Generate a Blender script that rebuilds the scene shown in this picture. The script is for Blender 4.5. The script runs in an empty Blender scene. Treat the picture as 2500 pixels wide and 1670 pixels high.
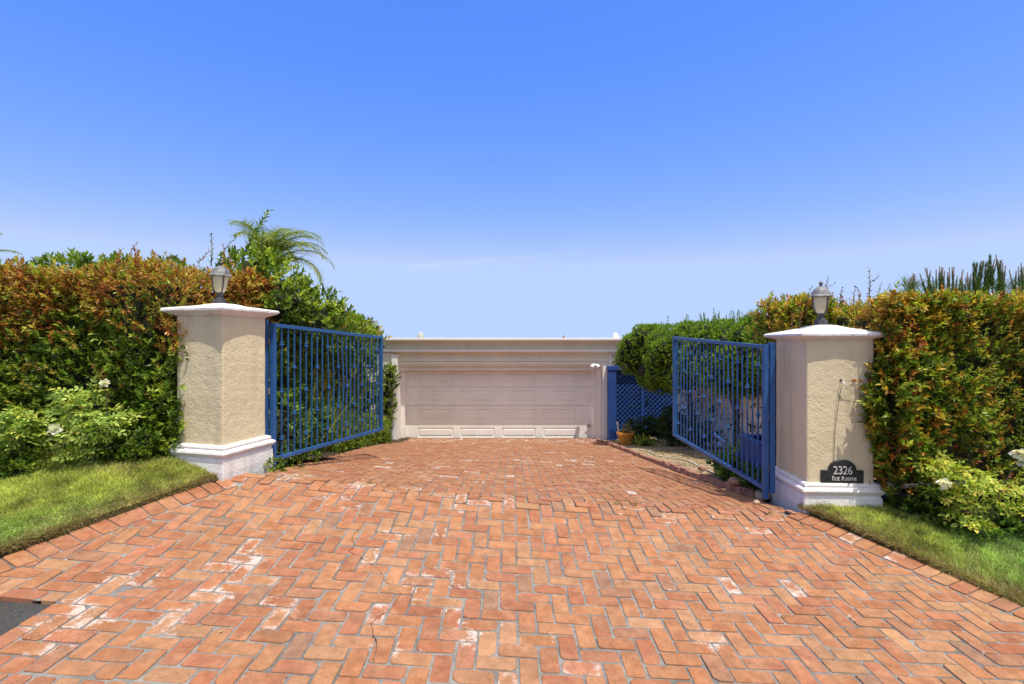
import bpy, bmesh, math, random
import numpy as np
from mathutils import Vector, Matrix
from mathutils.geometry import tessellate_polygon

random.seed(7)
RNG = np.random.default_rng(11)
R = math.radians
scene = bpy.context.scene
COL = scene.collection

E = 1.60            # eye height: world Z of the lens
F = 1250.0          # focal length in photo pixels (18 mm)
CX, CY = 1250.0, 835.0

# ---------------------------------------------------------------- terrain
_HY = np.array([-30, 2.0, 2.3, 3.2, 3.6, 3.9, 4.25, 4.55, 13.4, 14.0, 40.0])
_HV = np.array([1.62, 1.60, 1.60, 1.57, 1.535, 1.495, 1.44, 1.385, 2.625, 2.665, 2.72])

_TY = np.arange(-6, 41, .02)
_TV = np.interp(_TY, _HY, _HV)
_k = np.exp(-.5*(np.arange(-25, 26)*.02/.11)**2); _k /= _k.sum()
_TV[30:-30] = np.convolve(_TV, _k, 'same')[30:-30]

def drop(x, y):
    """height of the drive surface below the eye"""
    x = np.asarray(x, float); y = np.asarray(y, float)
    hc = np.interp(y, _TY, _TV)
    t = np.clip((y - 3.0) / 1.4, 0, 1)
    a = 0.055 + 0.019 * t
    b = 0.004 + 0.0055 * t
    c = np.interp(y, [-30, 4.55, 13.5, 40], [1, 1, 0, 0])
    xc = np.clip(x, -4.5, 3.6)
    return hc + c * (a * xc - b * xc * xc)

def gz(x, y):
    return E - drop(x, y)

def G(px, py):
    """point of the drive surface seen at a photo pixel"""
    prev = None
    Y = 1.6
    while Y < 16:
        X = (px - CX) * Y / F
        f = (py - CY) * Y / F - float(drop(X, Y))
        if f >= 0:
            return (X, Y)
        Y += 0.01
    return ((px - CX) * 14 / F, 14.0)

def P(px, py, Y):
    return Vector(((px - CX) * Y / F, Y, E - (py - CY) * Y / F))

# ---------------------------------------------------------------- objects
def tag(o, label=None, cat=None, group=None, kind=None):
    if label: o['label'] = label
    if cat: o['category'] = cat
    if group: o['group'] = group
    if kind: o['kind'] = kind
    return o

def thing(name, label, cat, loc, group=None):
    o = bpy.data.objects.new(name, None)
    o.empty_display_size = 0.1
    COL.objects.link(o)
    o.location = loc
    return tag(o, label, cat, group)

def root_loc(p):
    v = Vector((0, 0, 0))
    while p is not None:
        v += Vector(p.location); p = p.parent
    return v

def link_mesh(name, me, mats, parent=None):
    o = bpy.data.objects.new(name, me)
    COL.objects.link(o)
    for m in (mats if isinstance(mats, (list, tuple)) else [mats]):
        me.materials.append(m)
    if parent is not None:
        me.transform(Matrix.Translation(-root_loc(parent)))
        o.parent = parent
    return o

class MB:
    def __init__(s): s.v = []; s.f = []
    def add(s, verts, faces):
        n = len(s.v); s.v += [tuple(v) for v in verts]; s.f += [tuple(i + n for i in f) for f in faces]
    def box(s, x0, x1, y0, y1, z0, z1):
        s.add([(x0,y0,z0),(x1,y0,z0),(x1,y1,z0),(x0,y1,z0),(x0,y0,z1),(x1,y0,z1),(x1,y1,z1),(x0,y1,z1)],
              [(3,2,1,0),(4,5,6,7),(0,1,5,4),(1,2,6,5),(2,3,7,6),(3,0,4,7)])
    def loft(s, rings, cap=True):
        n = len(rings[0]); base = len(s.v)
        for r in rings: s.v += [tuple(p) for p in r]
        for k in range(len(rings) - 1):
            for i in range(n):
                j = (i + 1) % n
                s.f.append((base+k*n+i, base+k*n+j, base+(k+1)*n+j, base+(k+1)*n+i))
        if cap:
            s.f.append(tuple(base + i for i in reversed(range(n))))
            s.f.append(tuple(base + (len(rings)-1)*n + i for i in range(n)))
    def lathe(s, prof, c=(0,0,0), seg=20, cap=True):
        rings = []
        for r, z in prof:
            rings.append([(c[0]+r*math.cos(2*math.pi*i/seg), c[1]+r*math.sin(2*math.pi*i/seg), c[2]+z) for i in range(seg)])
        s.loft(rings, cap)
    def bar(s, p0, p1, w, d=None, side=None):
        """square bar between two points, w across `side`, d across the other way"""
        p0 = Vector(p0); p1 = Vector(p1); d = w if d is None else d
        ax = (p1 - p0).normalized()
        sd = Vector(side) if side is not None else Vector((1, 0, 0))
        if abs(sd.normalized().dot(ax)) > 0.95: sd = Vector((0, 1, 0))
        n2 = ax.cross(sd).normalized(); n1 = n2.cross(ax).normalized()
        ring = lambda c: [c+n1*w/2+n2*d/2, c-n1*w/2+n2*d/2, c-n1*w/2-n2*d/2, c+n1*w/2-n2*d/2]
        s.loft([ring(p0), ring(p1)])
    def tube(s, pts, rad, seg=6):
        pts = [Vector(p) for p in pts]; n = len(pts)
        rads = rad if isinstance(rad, (list, tuple)) else [rad]*n
        rings = []
        up = Vector((0.31, 0.17, 0.93)).normalized()
        for i, p in enumerate(pts):
            t = (pts[min(i+1, n-1)] - pts[max(i-1, 0)])
            t = t.normalized() if t.length > 1e-9 else Vector((0,0,1))
            a = t.cross(up)
            if a.length < 0.05: a = t.cross(Vector((1,0,0)))
            a.normalize(); b = t.cross(a).normalized()
            rings.append([p + (a*math.cos(2*math.pi*k/seg) + b*math.sin(2*math.pi*k/seg))*rads[i] for k in range(seg)])
        s.loft(rings)
    def build(s, name, mat, parent=None, smooth=False, bevel=0, seg=2):
        me = bpy.data.meshes.new(name)
        me.from_pydata(s.v, [], s.f); me.update()
        bm = bmesh.new(); bm.from_mesh(me)
        bmesh.ops.recalc_face_normals(bm, faces=bm.faces)
        bm.to_mesh(me); bm.free()
        o = link_mesh(name, me, mat, parent)
        if smooth:
            me.polygons.foreach_set('use_smooth', [True]*len(me.polygons))
            if smooth == 'auto':
                bm = bmesh.new(); bm.from_mesh(me)
                for e in bm.edges:
                    e.smooth = len(e.link_faces) == 2 and e.calc_face_angle(0) < 0.6
                bm.to_mesh(me); bm.free()
        if bevel:
            m = o.modifiers.new('bevel', 'BEVEL'); m.width = bevel; m.segments = seg
            m.limit_method = 'ANGLE'; m.angle_limit = 0.6
        return o

# ---------------------------------------------------------------- materials
def new_mat(name):
    m = bpy.data.materials.new(name); m.use_nodes = True
    nt = m.node_tree
    b = nt.nodes['Principled BSDF']
    return m, nt, b

def nd(nt, t, **kw):
    n = nt.nodes.new(t)
    for k, v in kw.items():
        if k in n.inputs.keys(): n.inputs[k].default_value = v
        else: setattr(n, k, v)
    return n

def noise(nt, scale, detail=4, rough=0.55, coord='Object', vec=None):
    n = nd(nt, 'ShaderNodeTexNoise', Scale=scale, Detail=detail, Roughness=rough)
    if vec is None:
        tc = nd(nt, 'ShaderNodeTexCoord'); vec = tc.outputs[coord]
    nt.links.new(vec, n.inputs['Vector'])
    return n

def ramp(nt, fac, stops):
    r = nd(nt, 'ShaderNodeValToRGB')
    el = r.color_ramp.elements
    while len(el) < len(stops): el.new(0.5)
    for e, (p, c) in zip(el, stops):
        e.position = p; e.color = (c[0], c[1], c[2], 1) if not isinstance(c, (int, float)) else (c, c, c, 1)
    nt.links.new(fac, r.inputs['Fac'])
    return r

def mix(nt, fac, a, b, mode='MIX'):
    n = nd(nt, 'ShaderNodeMix'); n.data_type = 'RGBA'; n.blend_type = mode
    for sock, v in ((n.inputs[0], fac), (n.inputs[6], a), (n.inputs[7], b)):
        if hasattr(v, 'links'): nt.links.new(v, sock)
        elif isinstance(v, (int, float)): sock.default_value = v
        else: sock.default_value = (v[0], v[1], v[2], 1)
    return n.outputs[2]

def bump(nt, b, h, strength=0.4, dist=0.01):
    n = nd(nt, 'ShaderNodeBump', Strength=strength, Distance=dist)
    nt.links.new(h, n.inputs['Height']); nt.links.new(n.outputs['Normal'], b.inputs['Normal'])
    return n

def m_plain(name, c1, c2, scale=6, rough=0.6, bscale=0, bstr=0.3, bdist=0.004, metallic=0, spec=0.5):
    m, nt, b = new_mat(name)
    n = noise(nt, scale, 5)
    r = ramp(nt, n.outputs['Fac'], [(0.3, c1), (0.7, c2)])
    nt.links.new(r.outputs['Color'], b.inputs['Base Color'])
    b.inputs['Roughness'].default_value = rough
    b.inputs['Metallic'].default_value = metallic
    b.inputs['Specular IOR Level'].default_value = spec
    if bscale:
        bump(nt, b, noise(nt, bscale, 4).outputs['Fac'], bstr, bdist)
    return m

def m_stucco(name, c, dirt, bstr=0.9):
    m, nt, b = new_mat(name)
    big = noise(nt, 2.2, 5)
    r = ramp(nt, big.outputs['Fac'], [(0.32, [v*0.9 for v in c]), (0.62, c)])
    # vertical streaks of old wear
    tc = nd(nt, 'ShaderNodeTexCoord'); mp = nd(nt, 'ShaderNodeMapping')
    mp.inputs['Scale'].default_value = (9, 9, 0.8)
    nt.links.new(tc.outputs['Object'], mp.inputs['Vector'])
    st = noise(nt, 1.0, 6, 0.6, vec=mp.outputs['Vector'])
    sr = ramp(nt, st.outputs['Fac'], [(0.52, 0), (0.74, 0.55)])
    c2 = mix(nt, sr.outputs['Color'], r.outputs['Color'], dirt)
    nt.links.new(c2, b.inputs['Base Color'])
    b.inputs['Roughness'].default_value = 0.9
    b.inputs['Specular IOR Level'].default_value = 0.2
    f1 = noise(nt, 75, 4, 0.6); f2 = noise(nt, 16, 3)
    mx = nd(nt, 'ShaderNodeMath', operation='MULTIPLY_ADD')
    nt.links.new(f2.outputs['Fac'], mx.inputs[0]); mx.inputs[1].default_value = 1.4
    nt.links.new(f1.outputs['Fac'], mx.inputs[2])
    bump(nt, b, mx.outputs[0], bstr, 0.009)
    return m

def m_leaf(name, rough=0.42, trans=0.38, spec=0.3):
    m, nt, b = new_mat(name)
    at = nd(nt, 'ShaderNodeAttribute'); at.attribute_name = 'Col'
    nt.links.new(at.outputs['Color'], b.inputs['Base Color'])
    b.inputs['Roughness'].default_value = rough
    b.inputs['Specular IOR Level'].default_value = spec
    tr = nd(nt, 'ShaderNodeBsdfTranslucent')
    br = mix(nt, 1.0, at.outputs['Color'], (1.25, 1.35, 0.7), 'MULTIPLY')
    nt.links.new(br, tr.inputs['Color'])
    ms = nd(nt, 'ShaderNodeMixShader'); ms.inputs[0].default_value = trans
    nt.links.new(b.outputs[0], ms.inputs[1]); nt.links.new(tr.outputs[0], ms.inputs[2])
    nt.links.new(ms.outputs[0], nt.nodes['Material Output'].inputs['Surface'])
    return m

def m_brick():
    m, nt, b = new_mat('brick')
    at = nd(nt, 'ShaderNodeAttribute'); at.attribute_name = 'Col'      # the brick's own fired colour; alpha = lime bloom
    uv = nd(nt, 'ShaderNodeUVMap'); uv.uv_map = 'UVMap'
    tc = nd(nt, 'ShaderNodeTexCoord')
    n1 = noise(nt, 14, 5, 0.6); n2 = noise(nt, 120, 3, 0.6); n3 = noise(nt, 38, 6, 0.7)
    v1 = ramp(nt, n1.outputs['Fac'], [(0.28, 0.70), (0.72, 1.17)])
    hue = ramp(nt, noise(nt, 9, 3).outputs['Fac'], [(0.4, 0), (0.7, 0.55)])
    c0 = mix(nt, hue.outputs['Color'], at.outputs['Color'], (0.40, 0.225, 0.125))
    c = mix(nt, 1.0, c0, v1.outputs['Color'], 'MULTIPLY')
    sp = ramp(nt, n2.outputs['Fac'], [(0.30, 0.4), (0.42, 1.0)])     # fired specks
    c = mix(nt, 1.0, c, sp.outputs['Color'], 'MULTIPLY')
    # distance to brick edge
    sx = nd(nt, 'ShaderNodeSeparateXYZ'); nt.links.new(uv.outputs['UV'], sx.inputs[0])
    def edge(o):
        a = nd(nt, 'ShaderNodeMath', operation='SUBTRACT'); nt.links.new(o, a.inputs[0]); a.inputs[1].default_value = 0.5
        c_ = nd(nt, 'ShaderNodeMath', operation='ABSOLUTE'); nt.links.new(a.outputs[0], c_.inputs[0])
        return c_.outputs[0]
    mxx = nd(nt, 'ShaderNodeMath', operation='MAXIMUM')
    nt.links.new(edge(sx.outputs['X']), mxx.inputs[0]); nt.links.new(edge(sx.outputs['Y']), mxx.inputs[1])
    # grime soaked into some brick middles
    gr = ramp(nt, noise(nt, 5.5, 4).outputs['Fac'], [(0.56, 0), (0.72, 0.5)])
    c = mix(nt, gr.outputs['Color'], c, (0.2, 0.115, 0.07))
    nb = noise(nt, 11, 5, 0.65)
    nsum = nd(nt, 'ShaderNodeMath', operation='MULTIPLY_ADD'); nt.links.new(nb.outputs['Fac'], nsum.inputs[0]); nsum.inputs[1].default_value = 0.9
    nt.links.new(n3.outputs['Fac'], nsum.inputs[2])
    # lime bloom: noise + edge, gated by the brick's own amount
    a1 = nd(nt, 'ShaderNodeMath', operation='MULTIPLY_ADD'); nt.links.new(mxx.outputs[0], a1.inputs[0])
    a1.inputs[1].default_value = 0.7; nt.links.new(nsum.outputs[0], a1.inputs[2])       # noise + .9 edge (0..1.45)
    a2 = nd(nt, 'ShaderNodeMath', operation='ADD'); nt.links.new(a1.outputs[0], a2.inputs[0]); nt.links.new(at.outputs['Alpha'], a2.inputs[1])
    wm = ramp(nt, a2.outputs[0], [(0.0, 0), (1.0, 1)])
    mr = nd(nt, 'ShaderNodeMapRange'); mr.inputs['From Min'].default_value = 1.46; mr.inputs['From Max'].default_value = 1.72; mr.inputs['To Max'].default_value = .88
    nt.links.new(a2.outputs[0], mr.inputs['Value'])
    c = mix(nt, mr.outputs['Result'], c, (0.56, 0.48, 0.43))
    nt.nodes.remove(wm)
    nt.links.new(c, b.inputs['Base Color'])
    b.inputs['Roughness'].default_value = 0.85
    b.inputs['Specular IOR Level'].default_value = 0.25
    bump(nt, b, n3.outputs['Fac'], 0.5, 0.004)
    return m

def m_soil(name, c1, c2, scale=30):
    m, nt, b = new_mat(name)
    n = noise(nt, scale, 8, 0.7)
    r = ramp(nt, n.outputs['Fac'], [(0.3, c1), (0.7, c2)])
    v = nd(nt, 'ShaderNodeTexVoronoi', Scale=scale * 1.6)
    tc = nd(nt, 'ShaderNodeTexCoord'); nt.links.new(tc.outputs['Object'], v.inputs['Vector'])
    c = mix(nt, 0.35, r.outputs['Color'], v.outputs['Color'], 'SOFT_LIGHT')
    big = ramp(nt, noise(nt, 1.7, 4).outputs['Fac'], [(0.35, 0.7), (0.65, 1.1)])
    c = mix(nt, 1.0, c, big.outputs['Color'], 'MULTIPLY')
    nt.links.new(c, b.inputs['Base Color'])
    b.inputs['Roughness'].default_value = 0.95; b.inputs['Specular IOR Level'].default_value = 0.15
    bump(nt, b, n.outputs['Fac'], 1.0, 0.02)
    return m

M = {}
M['stucco'] = m_stucco('cream stucco', (0.74, 0.63, 0.41), (0.50, 0.42, 0.28), .62)
M['white'] = m_stucco('white painted plaster', (0.80, 0.77, 0.74), (0.42, 0.38, 0.34), 0.55)
M['garage_cream'] = m_stucco('garage cream paint', (0.78, 0.71, 0.56), (0.66, 0.59, 0.46), 0.3)
M['trim'] = m_plain('white trim paint', (0.78, 0.75, 0.70), (0.85, 0.82, 0.77), 3, 0.55, 60, 0.15)
M['door'] = m_stucco('white garage door paint', (0.88, 0.86, 0.82), (0.79, 0.76, 0.71), 0.05)
M['blue'] = m_plain('blue gate paint', (0.022, 0.10, 0.27), (0.034, 0.13, 0.33), 9, 0.38, 70, 0.25, 0.002)
M['blue_wood'] = m_plain('blue timber paint', (0.012, 0.055, 0.225), (0.02, 0.075, 0.28), 7, 0.55, 40, 0.3)
def m_chipped(name, c1, c2):
    m, nt, b = new_mat(name)
    base = ramp(nt, noise(nt, 5, 5).outputs['Fac'], [(0.3, c1), (0.6, c2), (0.75, [v*1.25+.03 for v in c2])])
    chip = ramp(nt, noise(nt, 55, 6, 0.7).outputs['Fac'], [(0.66, 0), (0.70, 1)])
    gate_ = ramp(nt, noise(nt, 3.5, 3).outputs['Fac'], [(0.5, 0), (0.62, 1)])
    k = mix(nt, 1.0, chip.outputs['Color'], gate_.outputs['Color'], 'MULTIPLY')
    c = mix(nt, k, base.outputs['Color'], (0.16, 0.09, 0.055))
    nt.links.new(c, b.inputs['Base Color']); b.inputs['Roughness'].default_value = 0.42
    bump(nt, b, noise(nt, 70, 4).outputs['Fac'], 0.3, 0.002)
    return m
M['blue'] = m_chipped('blue gate paint', (0.016, 0.078, 0.235), (0.025, 0.105, 0.29))
M['rust'] = m_plain('rusty steel', (0.12, 0.06, 0.03), (0.3, 0.22, 0.16), 40, 0.8)
M['pewter'] = m_plain('weathered dark metal', (0.045, 0.045, 0.05), (0.33, 0.33, 0.34), 26, 0.62, 60, 0.3)
M['iron'] = m_plain('dark iron', (0.03, 0.03, 0.035), (0.09, 0.09, 0.10), 26, 0.5)
M['frost'] = m_plain('frosted glass', (0.50, 0.44, 0.29), (0.62, 0.55, 0.38), 9, 0.22)
M['plaque'] = m_plain('black cast plaque', (0.012, 0.012, 0.014), (0.035, 0.034, 0.036), 30, 0.42, 80, 0.3)
M['letter'] = m_plain('pale raised lettering', (0.5, 0.49, 0.45), (0.66, 0.64, 0.6), 40, 0.45)
M['terracotta'] = m_plain('ochre clay', (0.56, 0.23, 0.035), (0.70, 0.33, 0.06), 9, 0.75, 60, 0.3)
M['hose'] = m_plain('faded irrigation pipe', (0.50, 0.43, 0.34), (0.62, 0.56, 0.46), 9, 0.6)
M['white_plastic'] = m_plain('white plastic', (0.75, 0.75, 0.74), (0.82, 0.82, 0.8), 9, 0.4)
M['stone'] = m_plain('carved pale stone', (0.36, 0.38, 0.34), (0.56, 0.57, 0.52), 30, 0.85, 40, 0.8)
M['pale_stone'] = m_plain('white stone', (0.7, 0.7, 0.68), (0.8, 0.8, 0.78), 20, 0.8, 40, 0.5)
M['pebble'] = m_plain('tan rubble', (0.36, 0.25, 0.15), (0.55, 0.40, 0.25), 16, 0.9, 50, 0.8)
M['old_brick'] = m_plain('old edging brick', (0.26, 0.12, 0.075), (0.42, 0.23, 0.15), 14, 0.9, 60, 0.8, 0.006)
def m_mortar():
    m, nt, b = new_mat('grey mortar')
    n = noise(nt, 30, 6, 0.7)
    r = ramp(nt, n.outputs['Fac'], [(0.25, (0.09,0.085,0.08)), (0.42, (0.20,0.19,0.18)), (0.7, (0.30,0.285,0.27))])
    d = ramp(nt, noise(nt, 4, 5).outputs['Fac'], [(0.35, 0.55), (0.6, 1.05)])
    nt.links.new(mix(nt, 1.0, r.outputs['Color'], d.outputs['Color'], 'MULTIPLY'), b.inputs['Base Color'])
    b.inputs['Roughness'].default_value = 0.95
    bump(nt, b, n.outputs['Fac'], 0.9, 0.006)
    return m
M['mortar'] = m_mortar() or m_plain('grey mortar', (0.20, 0.19, 0.18), (0.29, 0.275, 0.26), 30, 0.95, 140, 0.8)
M['brick'] = m_brick()
M['asphalt'] = m_soil('asphalt', (0.07, 0.067, 0.068), (0.13, 0.125, 0.12), 90)
M['soil'] = m_soil('dark garden soil', (0.045, 0.03, 0.02), (0.12, 0.085, 0.055), 40)
M['dirt'] = m_soil('dry straw dirt', (0.30, 0.22, 0.13), (0.52, 0.41, 0.26), 34)
M['thatch'] = m_soil('lawn thatch', (0.08, 0.075, 0.03), (0.20, 0.17, 0.07), 60)
M['bark'] = m_plain('grey brown bark', (0.07, 0.05, 0.035), (0.18, 0.14, 0.10), 30, 0.95, 60, 1.0, 0.01)
M['twig'] = m_plain('green twig', (0.07, 0.08, 0.03), (0.14, 0.13, 0.06), 20, 0.7)
M['inner'] = m_plain('dark foliage core', (0.012, 0.017, 0.006), (0.035, 0.04, 0.014), 24, 0.95, 30, 1.0, 0.03)  # shade deep inside the foliage, put into the colour
M['leaf'] = m_leaf('leaf', 0.40, 0.38, .32)
M['leaf_matte'] = m_leaf('matte leaf', 0.55, 0.35)
M['needle'] = m_leaf('needle', 0.6, 0.2, 0.2)
M['grass'] = m_leaf('grass blade', 0.5, 0.35)
M['petal'] = m_leaf('petal', 0.6, 0.4, 0.2)
M['roof'] = m_plain('roof membrane', (0.45, 0.43, 0.4), (0.55, 0.53, 0.5), 3, 0.9)

# ---------------------------------------------------------------- vector helpers
def unit(a):
    return a / np.maximum(np.linalg.norm(a, axis=-1, keepdims=True), 1e-9)

_W = RNG.normal(size=(3, 10, 3)); _PH = RNG.uniform(0, 6.28, (3, 10))
def wob(p, scale, k=0):
    """smooth pseudo noise about -1..1"""
    return np.sin(p @ (_W[k].T * scale) + _PH[k]).sum(-1) / 3.2

TPL4 = (np.array([(0,0,0), (-.5,.42,.10), (.5,.42,.10), (0,1,-.02)]), [(0,2,3),(0,3,1)])
TPL6 = (np.array([(0,0,0), (-.42,.28,.08), (-.40,.62,.10), (0,1,-.08), (.40,.62,.10), (.42,.28,.08)]),
        [(0,5,4,3),(0,3,2,1)])
TPLOB = (np.array([(0,0,0), (-.2,.3,.03), (-.5,.75,.08), (0,1,.0), (.5,.75,.08), (.2,.3,.03)]),
         [(0,5,4,3),(0,3,2,1)])
TPLN = (np.array([(-.5,0,0), (.5,0,0), (0,1,0)]), [(0,1,2)])
TPLB = (np.array([(-.5,0,0), (.5,0,0), (-.42,.55,.06), (.42,.55,.06), (0,1,.3)]), [(0,1,3,2),(2,3,4)])

def leaf_mesh(name, mat, pos, d, nrm, L, Wd, col, tpl, parent=None):
    N = len(pos)
    d = unit(d); s = unit(np.cross(d, nrm)); n = np.cross(s, d)
    tv, tf = tpl; K = len(tv)
    L = np.broadcast_to(np.asarray(L, float), (N,)); Wd = np.broadcast_to(np.asarray(Wd, float), (N,))
    v = (pos[:, None, :] + s[:, None, :] * (tv[None, :, 0:1] * Wd[:, None, None])
         + d[:, None, :] * (tv[None, :, 1:2] * L[:, None, None]) + n[:, None, :] * (tv[None, :, 2:3] * L[:, None, None]))
    v = v.reshape(-1, 3)
    me = bpy.data.meshes.new(name)
    sizes = np.array([len(f) for f in tf]); flat = np.concatenate([np.array(f) for f in tf])
    loops = (flat[None, :] + (np.arange(N) * K)[:, None]).reshape(-1)
    tot = np.tile(sizes, N)
    starts = np.concatenate([[0], np.cumsum(tot)[:-1]])
    me.vertices.add(len(v)); me.vertices.foreach_set('co', v.astype(np.float32).ravel())
    me.loops.add(len(loops)); me.loops.foreach_set('vertex_index', loops.astype(np.int32))
    me.polygons.add(len(tot)); me.polygons.foreach_set('loop_start', starts.astype(np.int32))
    me.polygons.foreach_set('loop_total', tot.astype(np.int32))
    me.update(calc_edges=True); me.validate()
    at = me.attributes.new('Col', 'FLOAT_COLOR', 'POINT')
    c = np.concatenate([np.clip(col, 0, 1), np.ones((N, 1))], 1)
    c = np.repeat(c, K, axis=0)
    at.data.foreach_set('color', c.astype(np.float32).ravel())
    return link_mesh(name, me, mat, parent)

def sprigs(cent, axis, k, stem, spread=(1.15, 0.45), jit=0.25):
    """k leaves round each stem: returns leaf base, direction, normal, sprig index, t"""
    Mn = len(cent)
    axis = unit(axis)
    ref = np.where(np.abs(axis[:, 2:3]) > 0.9, np.array([[1., 0, 0]]), np.array([[0, 0, 1.]]))
    a = unit(np.cross(axis, ref)); b = np.cross(axis, a)
    t = (np.arange(k) + 0.5) / k
    az = (np.arange(k) * 2.4)[None, :] + RNG.uniform(0, 6.28, (Mn, 1)) + RNG.normal(0, .3, (Mn, k))
    stem = np.broadcast_to(np.asarray(stem, float), (Mn,))
    pos = cent[:, None, :] + axis[:, None, :] * (t[None, :, None] * stem[:, None, None])
    rad = a[:, None, :] * np.cos(az)[..., None] + b[:, None, :] * np.sin(az)[..., None]
    ang = (spread[0] + (spread[1] - spread[0]) * t)[None, :] + RNG.normal(0, jit, (Mn, k))
    d = axis[:, None, :] * np.cos(ang)[..., None] + rad * np.sin(ang)[..., None]
    n = axis[:, None, :] * np.sin(ang)[..., None] - rad * np.cos(ang)[..., None]
    idx = np.repeat(np.arange(Mn), k)
    return pos.reshape(-1, 3), d.reshape(-1, 3), n.reshape(-1, 3), idx, np.tile(t, Mn)

def pick(pal, wts, n):
    pal = np.array(pal); w = np.array(wts, float); w /= w.sum()
    return pal[RNG.choice(len(pal), n, p=w)]

def vary(c, amt=0.18):
    n = len(c)
    return c * (1 + RNG.normal(0, amt, (n, 1))).clip(0.45, 1.6) * (1 + RNG.normal(0, 0.05, (n, 3)))

def stems_mesh(name, base, tips, rad, parent, mat=None, wig=0.06):
    mb = MB(); base = Vector(base)
    for tp in tips:
        tp = Vector(tp); pts = []
        n = 5
        for i in range(n + 1):
            u = i / n
            p = base.lerp(tp, u)
            p += Vector((random.uniform(-1, 1), random.uniform(-1, 1), 0)) * wig * math.sin(u * 3.14)
            pts.append(p)
        mb.tube(pts, [rad * (1 - 0.75 * i / n) for i in range(n + 1)], 5)
    return mb.build(name, mat or M['twig'], parent, True)

def ellip_pts(ells, n, inner=0.0):
    """points on the outside of a union of ellipsoids (c, r)"""
    areas = np.array([(r[0]*r[1] + r[1]*r[2] + r[0]*r[2]) for c, r in ells]); areas /= areas.sum()
    P_, N_ = [], []
    for (c, r), a in zip(ells, areas):
        m = max(4, int(n * a))
        u = unit(RNG.normal(size=(m, 3)))
        c = np.array(c, float); r = np.array(r, float)
        sc = 1 - inner * RNG.uniform(0, 1, (m, 1)) ** 1.5
        p = c + u * r * sc; nn = unit(u / r)
        ok = np.ones(m, bool)
        for c2, r2 in ells:
            if np.allclose(c, c2): continue
            q = (p - np.array(c2)) / np.array(r2)
            ok &= (q * q).sum(1) > 0.72
        P_.append(p[ok]); N_.append(nn[ok])
    return np.concatenate(P_), np.concatenate(N_)

def core_mesh(name, ells, s, parent, mat=None):  # solid dark blobs added inside shrubs to block light between leaves
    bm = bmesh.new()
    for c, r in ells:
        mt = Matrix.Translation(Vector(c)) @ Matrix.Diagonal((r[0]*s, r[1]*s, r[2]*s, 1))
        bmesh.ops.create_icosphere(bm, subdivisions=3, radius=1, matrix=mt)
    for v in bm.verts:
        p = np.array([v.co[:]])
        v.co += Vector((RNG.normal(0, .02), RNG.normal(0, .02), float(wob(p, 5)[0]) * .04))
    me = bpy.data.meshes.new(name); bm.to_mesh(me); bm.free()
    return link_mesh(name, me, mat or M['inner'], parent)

# ---------------------------------------------------------------- paving
def clip_poly(poly, region):
    """Sutherland-Hodgman, region convex counter-clockwise"""
    out = poly
    for i in range(len(region)):
        ax, ay = region[i]; bx, by = region[(i + 1) % len(region)]
        ins = lambda p: (bx-ax)*(p[1]-ay) - (by-ay)*(p[0]-ax) >= 0
        src = out; out = []
        for k in range(len(src)):
            p = src[k]; q = src[(k + 1) % len(src)]
            ip, iq = ins(p), ins(q)
            if ip: out.append(p)
            if ip != iq:
                d1 = (bx-ax)*(p[1]-ay) - (by-ay)*(p[0]-ax)
                d2 = (bx-ax)*(q[1]-ay) - (by-ay)*(q[0]-ax)
                t = d1 / (d1 - d2)
                out.append((p[0]+(q[0]-p[0])*t, p[1]+(q[1]-p[1])*t))
        if len(out) < 3: return []
    return out

def area(p):
    return 0.5 * sum(p[i][0]*p[(i+1) % len(p)][1] - p[(i+1) % len(p)][0]*p[i][1] for i in range(len(p)))

LEFT_EDGE = [(-3.64, 2.30), (-3.18, 3.18), (-2.89, 3.80), (-2.48, 4.43)]
RIGHT_EDGE = [(3.82, 2.30), (3.30, 3.30), (3.02, 3.88), (2.58, 4.60)]
BW = 0.2
def inset_line(pts, side, w):
    out = []
    for i, p in enumerate(pts):
        a = pts[max(i-1, 0)]; b = pts[min(i+1, len(pts)-1)]
        dx, dy = b[0]-a[0], b[1]-a[1]; l = math.hypot(dx, dy)
        out.append((p[0] + side*dy/l*w, p[1] - side*dx/l*w))
    return out
LI = inset_line(LEFT_EDGE, 1, BW + 0.014)
RI = inset_line(RIGHT_EDGE, -1, BW + 0.014)
Y_STREET, Y_SOLD = 2.05, 2.262
CREST = 4.55
NEAR = [(-3.75, Y_SOLD), (4.2, Y_SOLD), RI[1], RI[2], (RI[3][0], RI[3][1]), (2.45, CREST), (-2.16, CREST), LI[3], LI[2], LI[1], LI[0]]
# keep it convex
def hull(pts):
    pts = sorted(set(pts))
    def half(ps):
        h = []
        for p in ps:
            while len(h) > 1 and (h[-1][0]-h[-2][0])*(p[1]-h[-2][1]) - (h[-1][1]-h[-2][1])*(p[0]-h[-2][0]) <= 0: h.pop()
            h.append(p)
        return h
    lo = half(pts); up = half(pts[::-1])
    return lo[:-1] + up[:-1]
NEAR = hull(NEAR)
FAR = [(-2.21, CREST - .12), (2.51, CREST - .12), (2.36, 7.2), (2.34, 14.18), (-3.25, 14.18), (-3.10, 13.2), (-2.47, 6.95)]
FAR = hull(FAR)
NOTCH_X, NOTCH_Y = -2.50, 2.80
NEAR_A = hull([(max(p[0], NOTCH_X), p[1]) for p in NEAR])

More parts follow.
